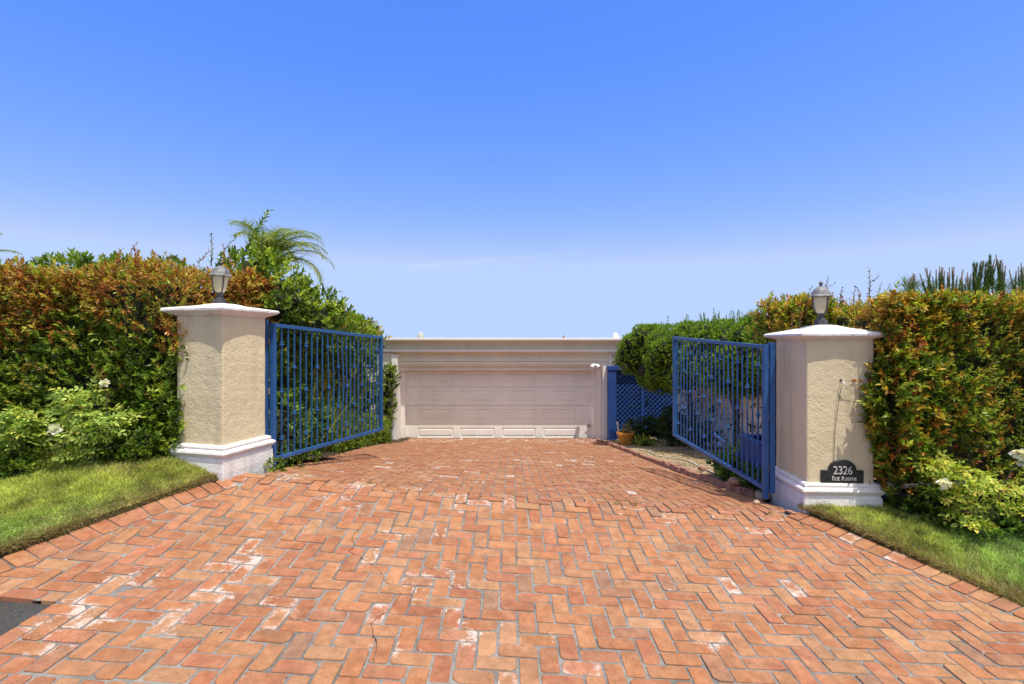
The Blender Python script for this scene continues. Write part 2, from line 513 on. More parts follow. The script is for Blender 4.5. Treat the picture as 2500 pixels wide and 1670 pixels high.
BLOOM = [((190,1482),.75),((215,1515),.7),((110,1530),.5),((130,1575),.55),((330,1418),.62),((290,1425),.5),((520,1450),.7),((615,1372),.7),
         ((580,1360),.5),((455,1490),.5),((1015,1417),.6),((1140,1560),.6),((1110,1490),.42),((1740,1570),.5),((1120,1430),.4),((1100,1390),.4),
         ((985,1580),.42),((960,1310),.6),((930,1295),.4),((865,1240),.5),((1120,1243),.5),((795,1215),.4),((870,1187),.6),((700,1170),.45),
         ((760,1160),.5),((690,1180),.4),((1700,1600),.35),((1650,1385),.35),((1420,1440),.3),((920,1600),.35),((1500,1530),.25),
         ((420,1500),.42),((400,1540),.4),((480,1290),.35),((545,1265),.35),((100,1590),.4),((1010,1250),.3),((2060,1560),.3)]
BLOOM = [(G(*p), a*.8) for p, a in BLOOM if a > .36]
PAL = [(0.405,0.175,0.083),(0.38,0.155,0.077),(0.425,0.212,0.108),(0.425,0.235,0.122),(0.40,0.165,0.09),(0.36,0.142,0.075),
       (0.42,0.190,0.088),(0.34,0.165,0.098),(0.41,0.182,0.107),(0.45,0.245,0.135)]
PW = [6,5,5,3,4,2,5,1,2,1.5]

class Bricks:
    def __init__(s): s.v=[]; s.f=[]; s.c=[]; s.uv=[]
    def add(s, poly, rect, bevel=0.0045, dz=None, tilt=None, lift=0):
        if len(poly) < 3: return
        A = area(poly)
        if A < 0: poly = poly[::-1]; A = -A
        if A < 0.0016: return
        # drop tiny edges
        q = []
        for p in poly:
            if not q or math.hypot(p[0]-q[-1][0], p[1]-q[-1][1]) > 0.006: q.append(p)
        if len(q) > 2 and math.hypot(q[0][0]-q[-1][0], q[0][1]-q[-1][1]) < 0.006: q.pop()
        if len(q) < 3: return
        poly = q
        cx = sum(p[0] for p in poly)/len(poly); cy = sum(p[1] for p in poly)/len(poly)
        jit = random.gauss(0, 0.0016) if dz is None else dz
        tx, ty = (random.gauss(0, .010), random.gauss(0, .010)) if tilt is None else tilt
        # round the corners a little
        rp = []
        n = len(poly)
        for i in range(n):
            a, p, b = poly[i-1], poly[i], poly[(i+1) % n]
            la = math.hypot(a[0]-p[0], a[1]-p[1]); lb = math.hypot(b[0]-p[0], b[1]-p[1])
            r = random.uniform(.004, .013) if random.random() < .88 else random.uniform(.015, .03)
            ra = min(r, la*.3); rb = min(r, lb*.3)
            rp.append((p[0]+(a[0]-p[0])/la*ra, p[1]+(a[1]-p[1])/la*ra))
            rp.append((p[0]+(b[0]-p[0])/lb*rb, p[1]+(b[1]-p[1])/lb*rb))
        n = len(rp)
        def ring(ins, d):
            out = []
            for x, y in rp:
                l = math.hypot(x-cx, y-cy)
                k = max(0, 1 - ins/max(l, 1e-4)*1.35)
                X = cx+(x-cx)*k; Y = cy+(y-cy)*k
                out.append((X, Y, float(gz(x, y)) + lift + jit + (X-cx)*tx + (Y-cy)*ty - d))
            return out
        base = len(s.v)
        rings = [ring(0, .03), ring(0, bevel*.9), ring(bevel*.35, bevel*.25), ring(bevel, 0)]
        for r in rings: s.v += r
        for k in range(3):
            for i in range(n):
                j = (i+1) % n
                s.f.append((base+k*n+i, base+k*n+j, base+(k+1)*n+j, base+(k+1)*n+i))
        s.f.append(tuple(base+3*n+i for i in range(n)))
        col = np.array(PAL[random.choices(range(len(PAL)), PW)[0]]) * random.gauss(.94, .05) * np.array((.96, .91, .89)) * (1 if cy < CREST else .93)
        if random.random() < .012: col = np.array((.26,.14,.09))
        bl = random.choice([0,0,0,0,0,.02,.05,.1]) + (random.uniform(.1,.35) if random.random() < .05 else 0)
        near = []
        for (bx, by), a in BLOOM:
            dd = math.hypot(bx-cx, by-cy)
            if dd < .4: near.append((bx, by, a))
        if cy > 5 : bl = max(0, bl - .02) + (random.uniform(.2,.5) if random.random() < .035 else 0)
        if cy > 13.2: bl += random.uniform(0, .35)
        if abs(cy - CREST) < .12: bl += random.uniform(-.1, .3)
        for r in rings:
            for x, y, z in r:
                al = max([bl] + [a*.98*math.exp(-((x-bx)**2+(y-by)**2)/.016) for bx, by, a in near])
                s.c.append((col[0], col[1], col[2], max(0, al)))
        x0,x1,y0,y1 = rect
        for r in rings:
            for x, y, z in r: s.uv.append(((x-x0)/(x1-x0), (y-y0)/(y1-y0)))
    def build(s, name):
        me = bpy.data.meshes.new(name); me.from_pydata(s.v, [], s.f); me.update()
        at = me.attributes.new('Col', 'FLOAT_COLOR', 'POINT')
        at.data.foreach_set('color', np.array(s.c, np.float32).ravel())
        uv = me.uv_layers.new(name='UVMap')
        li = np.zeros(len(me.loops), np.int32); me.loops.foreach_get('vertex_index', li)
        uv.data.foreach_set('uv', np.array(s.uv, np.float32)[li].ravel())
        return link_mesh(name, me, M['brick'])

br = Bricks()
def line_x(pts, ym, y):
    for a, b in zip(pts[:-1], pts[1:]):
        if ym <= b[1] or b is pts[-1]:
            return a[0] + (b[0]-a[0])*(y-a[1])/(b[1]-a[1])
def band(ym):
    if ym > 4.37: return [(-2.42, 1.5), (line_x(RI, ym, 1.5), 1.5), (line_x(RI, ym, 5), 5), (-2.42, 5)]
    return [(line_x(LI, ym, 1.5), 1.5), (line_x(RI, ym, 1.5), 1.5), (line_x(RI, ym, 5), 5), (line_x(LI, ym, 5), 5)]
BOX_N = [(-9, Y_SOLD), (9, Y_SOLD), (9, 5), (-9, 5)]
BOX_W = [(-9, NOTCH_Y+.008), (9, NOTCH_Y+.008), (9, 5), (-9, 5)]
BOX_A = [(NOTCH_X, Y_SOLD), (9, Y_SOLD), (9, 5), (NOTCH_X, 5)]
W = 0.1055
joint = 0.0066
def rect_poly(x0, x1, y0, y1, j):
    e = lambda: random.gauss(0, .0016)
    return [(x0+j+e(), y0+j+e()), (x1-j+e(), y0+j+e()), (x1-j+e(), y1-j+e()), (x0+j+e(), y1-j+e())]
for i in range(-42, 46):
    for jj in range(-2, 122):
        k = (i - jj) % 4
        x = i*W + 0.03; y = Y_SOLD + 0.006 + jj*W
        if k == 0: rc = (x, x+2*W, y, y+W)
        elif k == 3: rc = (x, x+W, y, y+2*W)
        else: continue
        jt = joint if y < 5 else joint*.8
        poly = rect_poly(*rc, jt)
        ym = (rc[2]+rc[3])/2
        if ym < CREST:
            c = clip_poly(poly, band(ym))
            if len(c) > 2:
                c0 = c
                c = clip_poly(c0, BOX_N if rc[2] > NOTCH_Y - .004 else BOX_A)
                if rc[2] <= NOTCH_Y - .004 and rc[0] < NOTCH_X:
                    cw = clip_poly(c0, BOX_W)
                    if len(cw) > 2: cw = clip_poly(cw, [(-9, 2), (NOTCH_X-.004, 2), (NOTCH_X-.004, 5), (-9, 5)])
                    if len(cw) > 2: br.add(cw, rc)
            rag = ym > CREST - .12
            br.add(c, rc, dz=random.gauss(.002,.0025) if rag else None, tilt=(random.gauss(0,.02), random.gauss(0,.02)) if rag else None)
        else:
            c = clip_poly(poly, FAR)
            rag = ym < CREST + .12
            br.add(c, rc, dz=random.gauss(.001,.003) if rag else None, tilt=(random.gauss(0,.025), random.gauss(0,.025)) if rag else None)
# soldier border bricks along the two lawns
def border(pts, side):
    for a, b in zip(pts[:-1], pts[1:]):
        dx, dy = b[0]-a[0], b[1]-a[1]; L = math.hypot(dx, dy); dx /= L; dy /= L
        nx, ny = side*dy, -side*dx
        m = max(1, round(L/.108)); st = L/m
        for q in range(m):
            u0 = q*st+.005; u1 = (q+1)*st-.005
            w0 = .003 + random.uniform(-.006,.006)
            pp = [(a[0]+dx*u+nx*w, a[1]+dy*u+ny*w) for u, w in ((u0,w0),(u1,w0),(u1,BW),(u0,BW))]
            if min(p[1] for p in pp) < Y_SOLD: continue
            if max(p[0] for p in pp) < NOTCH_X and min(p[1] for p in pp) < NOTCH_Y-.01: continue
            xs = [p[0] for p in pp]; ys = [p[1] for p in pp]
            br.add(pp, (min(xs), max(xs), min(ys), max(ys)), lift=.004)
border(LEFT_EDGE, 1); border(RIGHT_EDGE, -1)
x = -2.41
while x < 4.3:                                            # soldier course along the street
    br.add(rect_poly(x, x+W, Y_STREET, Y_SOLD, joint+.001), (x, x+W, Y_STREET, Y_SOLD)); x += W
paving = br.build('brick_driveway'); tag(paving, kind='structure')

def sheet(name, mat, region, step, dz, kind='structure', zf=None):
    """one draped sheet over a convex region"""
    xs = [p[0] for p in region]; ys = [p[1] for p in region]
    mb = MB(); vid = {}
    x0, y0 = min(xs), min(ys)
    def vert(p):
        k = (round(p[0], 4), round(p[1], 4))
        if k not in vid:
            vid[k] = len(mb.v); mb.v.append((p[0], p[1], (zf(p[0], p[1]) if zf else float(gz(*p))) + dz))
        return vid[k]
    for i in range(int((max(xs)-x0)/step)+1):
        for j in range(int((max(ys)-y0)/step)+1):
            c = clip_poly([(x0+i*step, y0+j*step), (x0+(i+1)*step, y0+j*step), (x0+(i+1)*step, y0+(j+1)*step), (x0+i*step, y0+(j+1)*step)], region)
            if len(c) < 3: continue
            f = []
            for p in c:
                q = vert(p)
                if q not in f: f.append(q)
            if len(f) > 2: mb.f.append(tuple(f))
    o = mb.build(name, mat, smooth=True)
    return tag(o, kind=kind)

ALL_NEAR = hull([(NOTCH_X+.003, Y_STREET+.004), (4.2, Y_STREET+.004), RIGHT_EDGE[1], RIGHT_EDGE[2], RIGHT_EDGE[3], (2.5, CREST+.02), (-2.17, CREST+.02), LEFT_EDGE[3], (NOTCH_X+.003, 3.6)])
def zmort(x, y): return float(gz(x, y)) - .008*math.exp(-((y-CREST)/.2)**2)
mort = sheet('mortar_bed', M['mortar'], ALL_NEAR, .11, -.0058, zf=zmort)
LEFT_WING = [(NOTCH_X+.002, NOTCH_Y+.008), (NOTCH_X+.002, 4.42), LEFT_EDGE[3], LEFT_EDGE[2], LEFT_EDGE[1], (-3.47, NOTCH_Y+.008)]
mort2 = sheet('mortar_bed', M['mortar'], hull(LEFT_WING), .11, -.0060, zf=zmort)
mort3 = sheet('mortar_bed', M['mortar'], FAR, .2, -.0066, zf=zmort)
street = sheet('street', M['asphalt'], [(-40, -25), (40, -25), (40, Y_STREET-.004), (-40, Y_STREET-.004)], 2.5, -.03)
street2 = sheet('street', M['asphalt'], [(-9, Y_STREET-.004), (NOTCH_X+.001, Y_STREET-.004), (NOTCH_X+.001, NOTCH_Y+.006), (-9, NOTCH_Y+.006)], .25, -.022)

# terrain: garden soil on either side of the drive, one sheet to the horizon
def ter(x, y):
    z = float(gz(np.clip(x, -2.9, 2.9), y))
    lft = np.clip((-x - 2.2), 0, 1); rgt = np.clip((x - 2.35)/.3, 0, 1)
    z += -.05 + .075*lft + .065*rgt
    if y < 6.2: z -= .17
    return z
def terrain():
    xs = list(np.arange(-14, 14.01, .35)); ys = list(np.arange(1.0, 16.01, .35))
    xs = [-3000, -300, -60] + xs + [60, 300, 3000]; ys = [-3000, -300, -40] + ys + [60, 300, 3000]
    mb = MB(); nx = len(xs)
    for y in ys:
        for x in xs:
            far = abs(x) > 20 or y > 20 or y < -10
            z = ter(float(np.clip(x,-14,14)), float(np.clip(y, 1, 16))) + (0 if not far else -.25)
            if y > 200: z = -3.2
            if y < 0: z = -.6
            mb.v.append((x, y, z))
    for j in range(len(ys)-1):
        for i in range(nx-1):
            mb.f.append((j*nx+i, j*nx+i+1, (j+1)*nx+i+1, (j+1)*nx+i))
    return tag(mb.build('ground', M['soil'], smooth=True), kind='structure')
terrain()
def zbed_l(x, y): return zlawn_l(x, y) - .015 + .02*math.sin(x*5)*math.sin(y*4)
def zbed_r(x, y): return zlawn_r(x, y) - .02 + .02*math.sin(x*5)*math.sin(y*4)

# dry dirt bed on the right of the drive
def zdirt(x, y): return float(gz(2.4, y)) + .045 + .03*math.sin(x*3.1+y*2.3)*math.sin(y*1.7) + .02*(x-2.4)
DIRT = [(2.46, 5.35), (5.2, 5.35), (5.2, 13.75), (2.40, 13.75)]
sheet('dirt_bed', M['dirt'], DIRT, .22, 0, zf=zdirt)

# lawns
def zlawn_l(x, y):
    d = np.clip((-2.4 - x)/.9, 0, 1)
    return float(gz(max(x, -3.3), y)) + .028 + .035*float(d) + .02*max(0, y-4.0)
def zlawn_r(x, y):
    return float(gz(min(x, 3.5), y)) + .012 + max(0, min(1, (y-3.3)/1.0))*.055
LAWN_L = hull([(-2.505, 4.43), (-2.90, 3.80), (-3.19, 3.18), (-3.68, 2.28), (-6.5, 2.28), (-6.5, 4.28), (-4.3, 4.28), (-3.5, 4.36), (-2.95, 4.55), (-2.5, 4.52)])
LAWN_R = [(2.6, 4.62), (3.035, 3.88), (3.315, 3.30), (3.85, 2.28), (6.5, 2.28), (6.5, 4.0), (4.3, 4.04), (3.85, 4.12), (3.5, 4.32), (3.2, 4.60)]
def lawn(name, poly, zf):
    me_mb = MB(); tris = tessellate_polygon([[Vector((p[0], p[1], 0)) for p in poly]])
    cells = []
    for t in tris:
        tri = [poly[i] for i in t]
        if area(tri) < 0: tri = tri[::-1]
        cells.append(tri)
    for tri in cells:
        xs = [p[0] for p in tri]; ys = [p[1] for p in tri]
        st = .2
        for i in range(int(min(xs)//st), int(max(xs)//st)+1):
            for j in range(int(min(ys)//st), int(max(ys)//st)+1):
                c = clip_poly([(i*st, j*st), ((i+1)*st, j*st), ((i+1)*st, (j+1)*st), (i*st, (j+1)*st)], tri)
                if len(c) > 2: me_mb.add([(p[0], p[1], zf(*p)) for p in c], [tuple(range(len(c)))])
    n = len(poly)
    for i in range(n):                                     # soil edge down to the paving
        a = poly[i]; b = poly[(i+1) % n]
        for k in range(10):
            p = (a[0]+(b[0]-a[0])*k/10, a[1]+(b[1]-a[1])*k/10); q = (a[0]+(b[0]-a[0])*(k+1)/10, a[1]+(b[1]-a[1])*(k+1)/10)
            me_mb.add([(p[0],p[1],zf(*p)), (q[0],q[1],zf(*q)), (q[0],q[1],zf(*q)-.12), (p[0],p[1],zf(*p)-.12)], [(0,1,2,3)])
    return tag(me_mb.build(name, M['thatch']), kind='structure')
sheet('garden_bed', M['soil'], [(-7, 4.22), (-2.5, 4.30), (-2.2, 6.6), (-7, 6.6)], .2, 0, zf=zbed_l)
sheet('garden_bed', M['soil'], [(3.05, 4.55), (3.7, 4.1), (4.5, 3.9), (7, 3.9), (7, 6.1), (3.05, 6.1)], .2, 0, zf=zbed_r)
lawn('lawn_soil', LAWN_L, zlawn_l); lawn('lawn_soil', LAWN_R, zlawn_r)

# hairline crack wandering across the paving
CK = [(975,20),(930,75),(895,110),(870,165),(884,195),(872,235),(852,258),(905,290),(940,312),(1000,345),(1040,370),(1080,385),(1110,440),(1150,490),(1182,520),(1185,545),(1230,575),(1262,612),(1245,650),(1205,720),(1165,755),(1120,765),(1075,810),(1038,850),(1030,890),(1047,950),(1075,1000),(1072,1080),(1040,1160)]
pts = []
for cx_, cy_ in CK:
    q = G(600+cx_*.298, 1270+cy_*.298); pts.append(Vector((q[0]+random.gauss(0,.004), q[1]+random.gauss(0,.004), float(gz(*q))+.0006)))
mb = MB(); mb.tube(pts, [random.uniform(.0007,.0024) for _ in pts], 5)
M['crack'] = m_plain('dark crack', (.035,.025,.02), (.07,.05,.04), 30, .95)
tag(mb.build('paving_crack', M['crack']), kind='structure')

def inpoly(x, y, poly):
    x = np.asarray(x); y = np.asarray(y); r = np.zeros(x.shape, bool); n = len(poly)
    for i in range(n):
        x1, y1 = poly[i]; x2, y2 = poly[(i+1) % n]
        with np.errstate(divide='ignore', invalid='ignore'):
            c = ((y1 > y) != (y2 > y)) & (x < (x2-x1)*(y-y1)/(y2-y1+1e-12)+x1)
        r ^= c
    return r
def seg_dist(x, y, pts):
    d = np.full(x.shape, 9.0)
    for a, b in zip(pts[:-1], pts[1:]):
        ax, ay = a; bx, by = b
        t = np.clip(((x-ax)*(bx-ax)+(y-ay)*(by-ay))/((bx-ax)**2+(by-ay)**2), 0, 1)
        d = np.minimum(d, np.hypot(x-ax-t*(bx-ax), y-ay-t*(by-ay)))
    return d

def grass(name, poly, zf, edge, n, label, xr):
    xs = [p[0] for p in poly]; ys = [p[1] for p in poly]
    x = RNG.uniform(max(min(xs), xr[0]), min(max(xs), xr[1]), n); y = RNG.uniform(min(ys), max(ys), n)
    k = inpoly(x, y, poly); x = x[k]; y = y[k]
    vis = np.abs(x) < y*1.08 + .25; x = x[vis]; y = y[vis]
    N = len(x)
    z = np.array([zf(a, b) for a, b in zip(x, y)]) - .004
    pos = np.stack([x, y, z], 1)
    dE = seg_dist(x, y, edge)
    patch = wob(pos, 2.2, 0) + .5*wob(pos, 6, 1)
    lean = RNG.normal(0, .55, (N, 2)) + np.stack([wob(pos, 5, 1), wob(pos, 5, 2)], 1)*.55
    d = np.stack([lean[:,0], lean[:,1], np.ones(N)*.9], 1)
    L = RNG.uniform(.03, .06, N) * (1 - .1*np.exp(-dE/.1)) * (1+.25*patch)
    g = pick([(.25,.42,.08),(.34,.52,.13),(.46,.60,.24),(.17,.31,.05)], [4,4,2,2], N)
    dry = pick([(.40,.31,.13),(.33,.27,.10),(.46,.38,.19)], [1,1,1], N)
    pd = np.clip(.10 + .22*(patch > .55) + .62*np.exp(-(dE/.16)**2) + .16*patch, 0, .9)
    f = (RNG.uniform(0,1,N) < pd)[:,None]
    yl = np.clip(.12+.55*wob(pos, 1.6, 2), 0, .75)[:,None]
    g = g*(1-yl) + np.array([(.46,.47,.09)])*yl
    c = vary(np.where(f, dry, g), .2)*(1+.22*wob(pos, 16, 0)+.12*wob(pos, 34, 1)).clip(.5,1.5)[:,None]
    side = 1 if edge is LEFT_EDGE else -1
    L = L*(1+.3*wob(pos, 13, 2)).clip(.5,1.5)
    d[:,0] += side*.9*np.exp(-(dE/.05)**2)
    o = leaf_mesh(name, M['grass'], pos, d, np.stack([RNG.normal(size=N), RNG.normal(size=N), np.zeros(N)+.2],1), np.maximum(L,.012), RNG.uniform(.0028,.0055,N), c, TPLB)
    return tag(o, label, 'grass', kind='stuff')
def fringe(edge, sgn, n, zf, label):
    u = RNG.uniform(0, len(edge)-1.001, n); k = u.astype(int); f_ = u-k; e_ = np.array(edge)
    p = e_[k]+(e_[k+1]-e_[k])*f_[:,None]
    p[:,0] -= sgn*np.abs(RNG.normal(.0,.022,n)) - sgn*.006
    ok = (np.abs(p[:,0]) < p[:,1]*1.06+.1) & (p[:,1] > 2.7); p = p[ok]; n = len(p)
    z = np.array([zf(a, b) for a, b in p]) - RNG.uniform(0,.035,n)
    pos = np.column_stack([p, z])
    d = np.column_stack([sgn*RNG.normal(.7,.5,n), RNG.normal(-.2,.6,n), RNG.normal(.35,.5,n)])
    c = vary(pick([(.42,.33,.15),(.30,.22,.10),(.22,.15,.08),(.26,.30,.07),(.5,.42,.22)], [3,3,2,2,1], n), .2)
    tag(leaf_mesh('dry_grass', M['grass'], pos, d, RNG.normal(size=(n,3)), RNG.uniform(.02,.055,n), RNG.uniform(.002,.0045,n), c, TPLB), label, 'grass', kind='stuff')
fringe(LEFT_EDGE, 1, 9000, zlawn_l, 'dry straw fringe where the left lawn meets the bricks')
fringe(RIGHT_EDGE, -1, 9000, zlawn_r, 'dry straw fringe where the right lawn meets the bricks')
grass('grass', LAWN_L, zlawn_l, LEFT_EDGE, 150000, 'mown green lawn with straw coloured edge beside the left of the brick drive', (-4.9, 0))
grass('grass', LAWN_R, zlawn_r, RIGHT_EDGE, 110000, 'narrow green and yellowing lawn strip below the right gate pillar', (0, 4.9))
# ---------------------------------------------------------------- gate pillars
def square_ring(c, s, rot, z, concave=0.0, n=8):
    """ring of 4n points round a square of half side s"""
    out = []
    cr = [(-1,-1),(1,-1),(1,1),(-1,1)]
    for k in range(4):
        a = cr[k]; b = cr[(k+1) % 4]
        for i in range(n):
            u = i/n
            x = a[0]+(b[0]-a[0])*u; y = a[1]+(b[1]-a[1])*u
            dip = concave*4*u*(1-u)
            if k in (0, 2): y *= 1 - dip/s
            else: x *= 1 - dip/s
            x *= s; y *= s
            out.append((c[0]+x*math.cos(rot)-y*math.sin(rot), c[1]+x*math.sin(rot)+y*math.cos(rot), z))
    return out

def pillar(label, c, half, rot, zg, zmt, zpl, zj, zrim, zpk):
    t = thing('gate_pillar', label, 'gate pillar', (c[0], c[1], zg), 'gate pillars either side of the drive')
    mb = MB()
    hs = np.linspace(zmt-.02, zj+.005, 14)
    mb.loft([square_ring(c, half + .0008*math.sin(i*1.7), rot, z) for i, z in enumerate(hs)])
    mb.build('shaft', M['stucco'], t, bevel=.014, seg=2)
    mb = MB(); q = lambda s, z: square_ring(c, half+s, rot, z)
    mb.loft([q(.012, zmt+.004), q(.03, zmt-.004), q(.036, zmt-.02), q(.03, zmt-.034), q(.042, zmt-.04), q(.06, zmt-.05), q(.064, zmt-.066), q(.055, zmt-.08), q(.035, zpl+.005), q(.03, zpl-.02)][::-1])
    mb.build('base_moulding', M['white'], t, smooth='auto')
    mb = MB()
    mb.loft([q(.046, zg-.15), q(.05, zg+.05), q(.045, zpl-.012), q(.03, zpl)])
    mb.build('plinth', M['white'], t, bevel=.012)
    mb = MB()
    over = .085; cc = .026
    w = lambda s, z, k: [(x+random.gauss(0,.0012), y+random.gauss(0,.0012), zz+random.gauss(0,.0014)) for x, y, zz in square_ring(c, half+s, rot, z, k)]
    mb.loft([w(.001, zj-.004, 0), w(.016, zj+.006, .004), w(over-.012, zrim-.03, cc), w(over, zrim-.02, cc), w(over, zrim-.003, cc), w(over-.012, zrim+.004, cc),
             square_ring(c, half*.55, rot, zrim+(zpk-zrim)*.62), square_ring(c, .09, rot, zpk-.006), square_ring(c, .055, rot, zpk)])
    mb.build('cap', M['white'], t, smooth='auto')
    return t

# left: corner nearest the street at C1, turned about 15 degrees
hl = .252
C1L = Vector((-2.485, 4.40)); rl = R(-15.5)
cl = C1L + Vector((-math.cos(rl)*hl - math.sin(rl)*hl, -math.sin(rl)*hl + math.cos(rl)*hl))
yl_ = 4.40
zL = lambda py: E - (py-CY)*yl_/F
pillar('octagonal looking cream stucco gate pillar on the left, hedge leaves creeping over its edge', cl, hl, rl, zL(1166), zL(1089), zL(1119), zL(768.5), zL(752)+.004, E+.352)
bpy.data.objects['gate_pillar']['label'] = 'cream stucco gate pillar turned corner-on, without a plaque, at the left lawn'
hr = .295
YR = 4.60
C1R = Vector((2.648, 4.60)); rr = R(-2.5)
cr_ = C1R + Vector((math.cos(rr)*hr - math.sin(rr)*hr, math.sin(rr)*hr + math.cos(rr)*hr))
zR = lambda py: E - (py-CY)*YR/F
pillar('cream stucco gate pillar carrying the black house number plaque', cr_, hr, rr, zR(1249), zR(1178), zR(1207), zR(828), zR(814), E+.162)

# ---------------------------------------------------------------- lanterns
def lantern(label, x, y, z, s=1.0, arm_rot=0.0, lean=0.0):
    t = thing('pier_lantern', label, 'lantern', (x, y, z), 'lanterns on the gate pillars')
    k = lambda pr: [(r*s, h*s) for r, h in pr]
    mb = MB()
    mb.box(x-.044*s, x+.044*s, y-.044*s, y+.044*s, z-.01, z+.052*s)
    b = mb.build('base', M['iron'], t, bevel=.006)
    mb = MB(); mb.lathe(k([(.04,.05),(.043,.056),(.03,.066),(.022,.082),(.024,.092),(.034,.100),(.036,.108),(.03,.112)]), (x,y,z))
    mb.build('neck', M['iron'], t, smooth='auto')
    mb = MB(); mb.lathe(k([(.022,.104),(.036,.116),(.05,.138),(.058,.168),(.062,.21),(.067,.25),(.074,.276)]), (x,y,z), 24)
    mb.build('glass', M['frost'], t, True)
    for q in range(3):
        a = arm_rot + q*2*math.pi/3
        pts = [(x+math.cos(a)*r*s, y+math.sin(a)*r*s, z+h*s) for r, h in [(.03,.105),(.045,.118),(.058,.14),(.066,.17),(.069,.21),(.073,.25),(.079,.276)]]
        mb = MB(); mb.tube(pts, .0055*s, 6); mb.build('arm', M['iron'], t, True)
    mb = MB(); mb.lathe(k([(.098,.268),(.101,.272),(.096,.279),(.084,.288),(.079,.306),(.066,.33),(.046,.35),(.03,.358),(.028,.364),(.012,.368)]), (x,y,z), 28)
    cp = mb.build('hood', M['pewter'], t, smooth='auto')
    mb = MB(); mb.lathe(k([(.012,.364),(.010,.374),(.012,.384),(.020,.392),(.017,.397),(.012,.407),(.006,.413),(.001,.414)]), (x,y,z), 14)
    mb.build('finial', M['iron'], cp, smooth='auto')
    if lean: t.rotation_euler = (0, lean, 0)
    return t
lantern('dark hooded lantern standing out against the left hedge', cl.x-.03, cl.y, E+.345, .97, R(200), R(2.2))
lantern('dark hooded lantern with a clear finial against the sky, above the number plaque', cr_.x-.01, cr_.y, E+.157, 1.02, R(-70))

# ---------------------------------------------------------------- house number plaque
def text_mesh(body, size, ext, name, parent, loc, mat, sx=1.0):
    cu = bpy.data.curves.new(name, 'FONT'); cu.body = body; cu.size = size; cu.extrude = ext
    cu.align_x = 'CENTER'; cu.offset = 0.0
    tmp = bpy.data.objects.new('tmp', cu); COL.objects.link(tmp)
    dg = bpy.context.evaluated_depsgraph_get()
    me = bpy.data.meshes.new_from_object(tmp.evaluated_get(dg))
    bpy.data.objects.remove(tmp); bpy.data.curves.remove(cu)
    me.name = name
    me.transform(Matrix.Translation(loc) @ Matrix.Rotation(rr, 4, 'Z') @ Matrix.Rotation(R(90), 4, 'X') @ Matrix.Diagonal((sx, 1, 1, 1)))
    me.materials.clear()
    return link_mesh(name, me, mat, parent)

def face_pt(u, z, out=0.0):
    """point on the right pillar's front face: u metres right of its left corner"""
    p = C1R + Vector((math.cos(rr), math.sin(rr)))*u + Vector((math.sin(rr), -math.cos(rr)))*out
    return Vector((p.x, p.y, z))
sc_ = 4.59/F
up = lambda px: (px-1969.6)*sc_
pc = face_pt(up(2052.5), zR(1178))
pq = thing('address_plaque', 'black arched cast plaque with raised number 2326 on the pillar', 'address plaque', pc)
def plaque_outline(hw, hh, ar, base=0.0, n=18):
    pts = [(-hw, base), (hw, base), (hw, hh), (ar, hh)]
    top = .214 - (.186-hw)
    cy = hh - .012; rx = ar; ry = top - hh
    for i in range(1, n):
        a = math.pi*i/n
        pts.append((rx*math.cos(a), hh + ry*math.sin(a)))
    pts += [(-ar, hh), (-hw, hh)]
    return pts
def extr(pts, z0, y0, y1):
    front = []; back = []
    dirx = Vector((math.cos(rr), math.sin(rr), 0)); nr = Vector((math.sin(rr), -math.cos(rr), 0))
    f = [pc + dirx*x + nr*y1 + Vector((0,0,z)) for x, z in pts]; b = [pc + dirx*x + nr*y0 + Vector((0,0,z)) for x, z in pts]
    mb = MB(); mb.loft([b, f]); return mb
extr(plaque_outline(.184, .117, .123), 0, -.01, .016).build('plate', M['plaque'], pq, bevel=.003)
dirx = Vector((math.cos(rr), math.sin(rr), 0)); nr = Vector((math.sin(rr), -math.cos(rr), 0))
op = plaque_outline(.179, .112, .118, .006)
rim = MB(); rim.tube([pc + dirx*x + nr*.017 + Vector((0,0,z)) for x, z in op + [op[0]]], .003, 6); rim.build('rim', M['plaque'], pq)
for dx_, dz_ in ((-.158,.06), (.158,.06)):
    mb = MB(); c0 = pc + dirx*dx_ + Vector((0,0,dz_)); mb.tube([c0+nr*.012, c0+nr*.021], .005, 8); mb.build('screw', M['iron'], pq)
text_mesh('2326', .103, .004, 'number', pq, pc + nr*.019 + Vector((0,0,.082)), M['letter'], .82)
for body, size, x in (('R', .058, -.083), ('UE', .043, -.048), ('A', .058, .0), ('DRIANE', .043, .062)):
    text_mesh(body, size, .004, 'street_name', pq, pc + nr*.019 + dirx*x + Vector((0,0,.026)), M['letter'], .76 if len(body) > 1 else .72)

# loose wire hanging on the right pillar above the plaque
wr = thing('loose_wire', 'thin loose wire with a white connector hanging above the number plaque', 'wire', face_pt(up(2052), zR(930)))
zz = lambda cy: zR(600 + .2985*cy)
uu = lambda cx: up(1800 + .2985*cx)
mb = MB(); mb.tube([face_pt(uu(840), zz(1098), .0), face_pt(uu(838), zz(1110), .03), face_pt(uu(830), zz(1160), .024), face_pt(uu(812), zz(1280), .018), face_pt(uu(800), zz(1400), .012), face_pt(uu(788), zz(1520), .01), face_pt(uu(784), zz(1660), .008), face_pt(uu(782), zR(1124), .006)], .0022, 5)
mb.build('cable', M['iron'], wr)
mb = MB(); mb.tube([face_pt(uu(838), zz(1106), .03), face_pt(uu(852), zz(1130), .034), face_pt(uu(874), zz(1160), .03)], [.004,.007,.004], 8); mb.build('connector', M['white_plastic'], wr, True)
mb = MB(); mb.tube([face_pt(uu(874), zz(1160), .03), face_pt(uu(900), zz(1180), .026), face_pt(uu(925), zz(1205), .02)], .002, 5); mb.build('wire_tail', M['iron'], wr)
mb = MB()
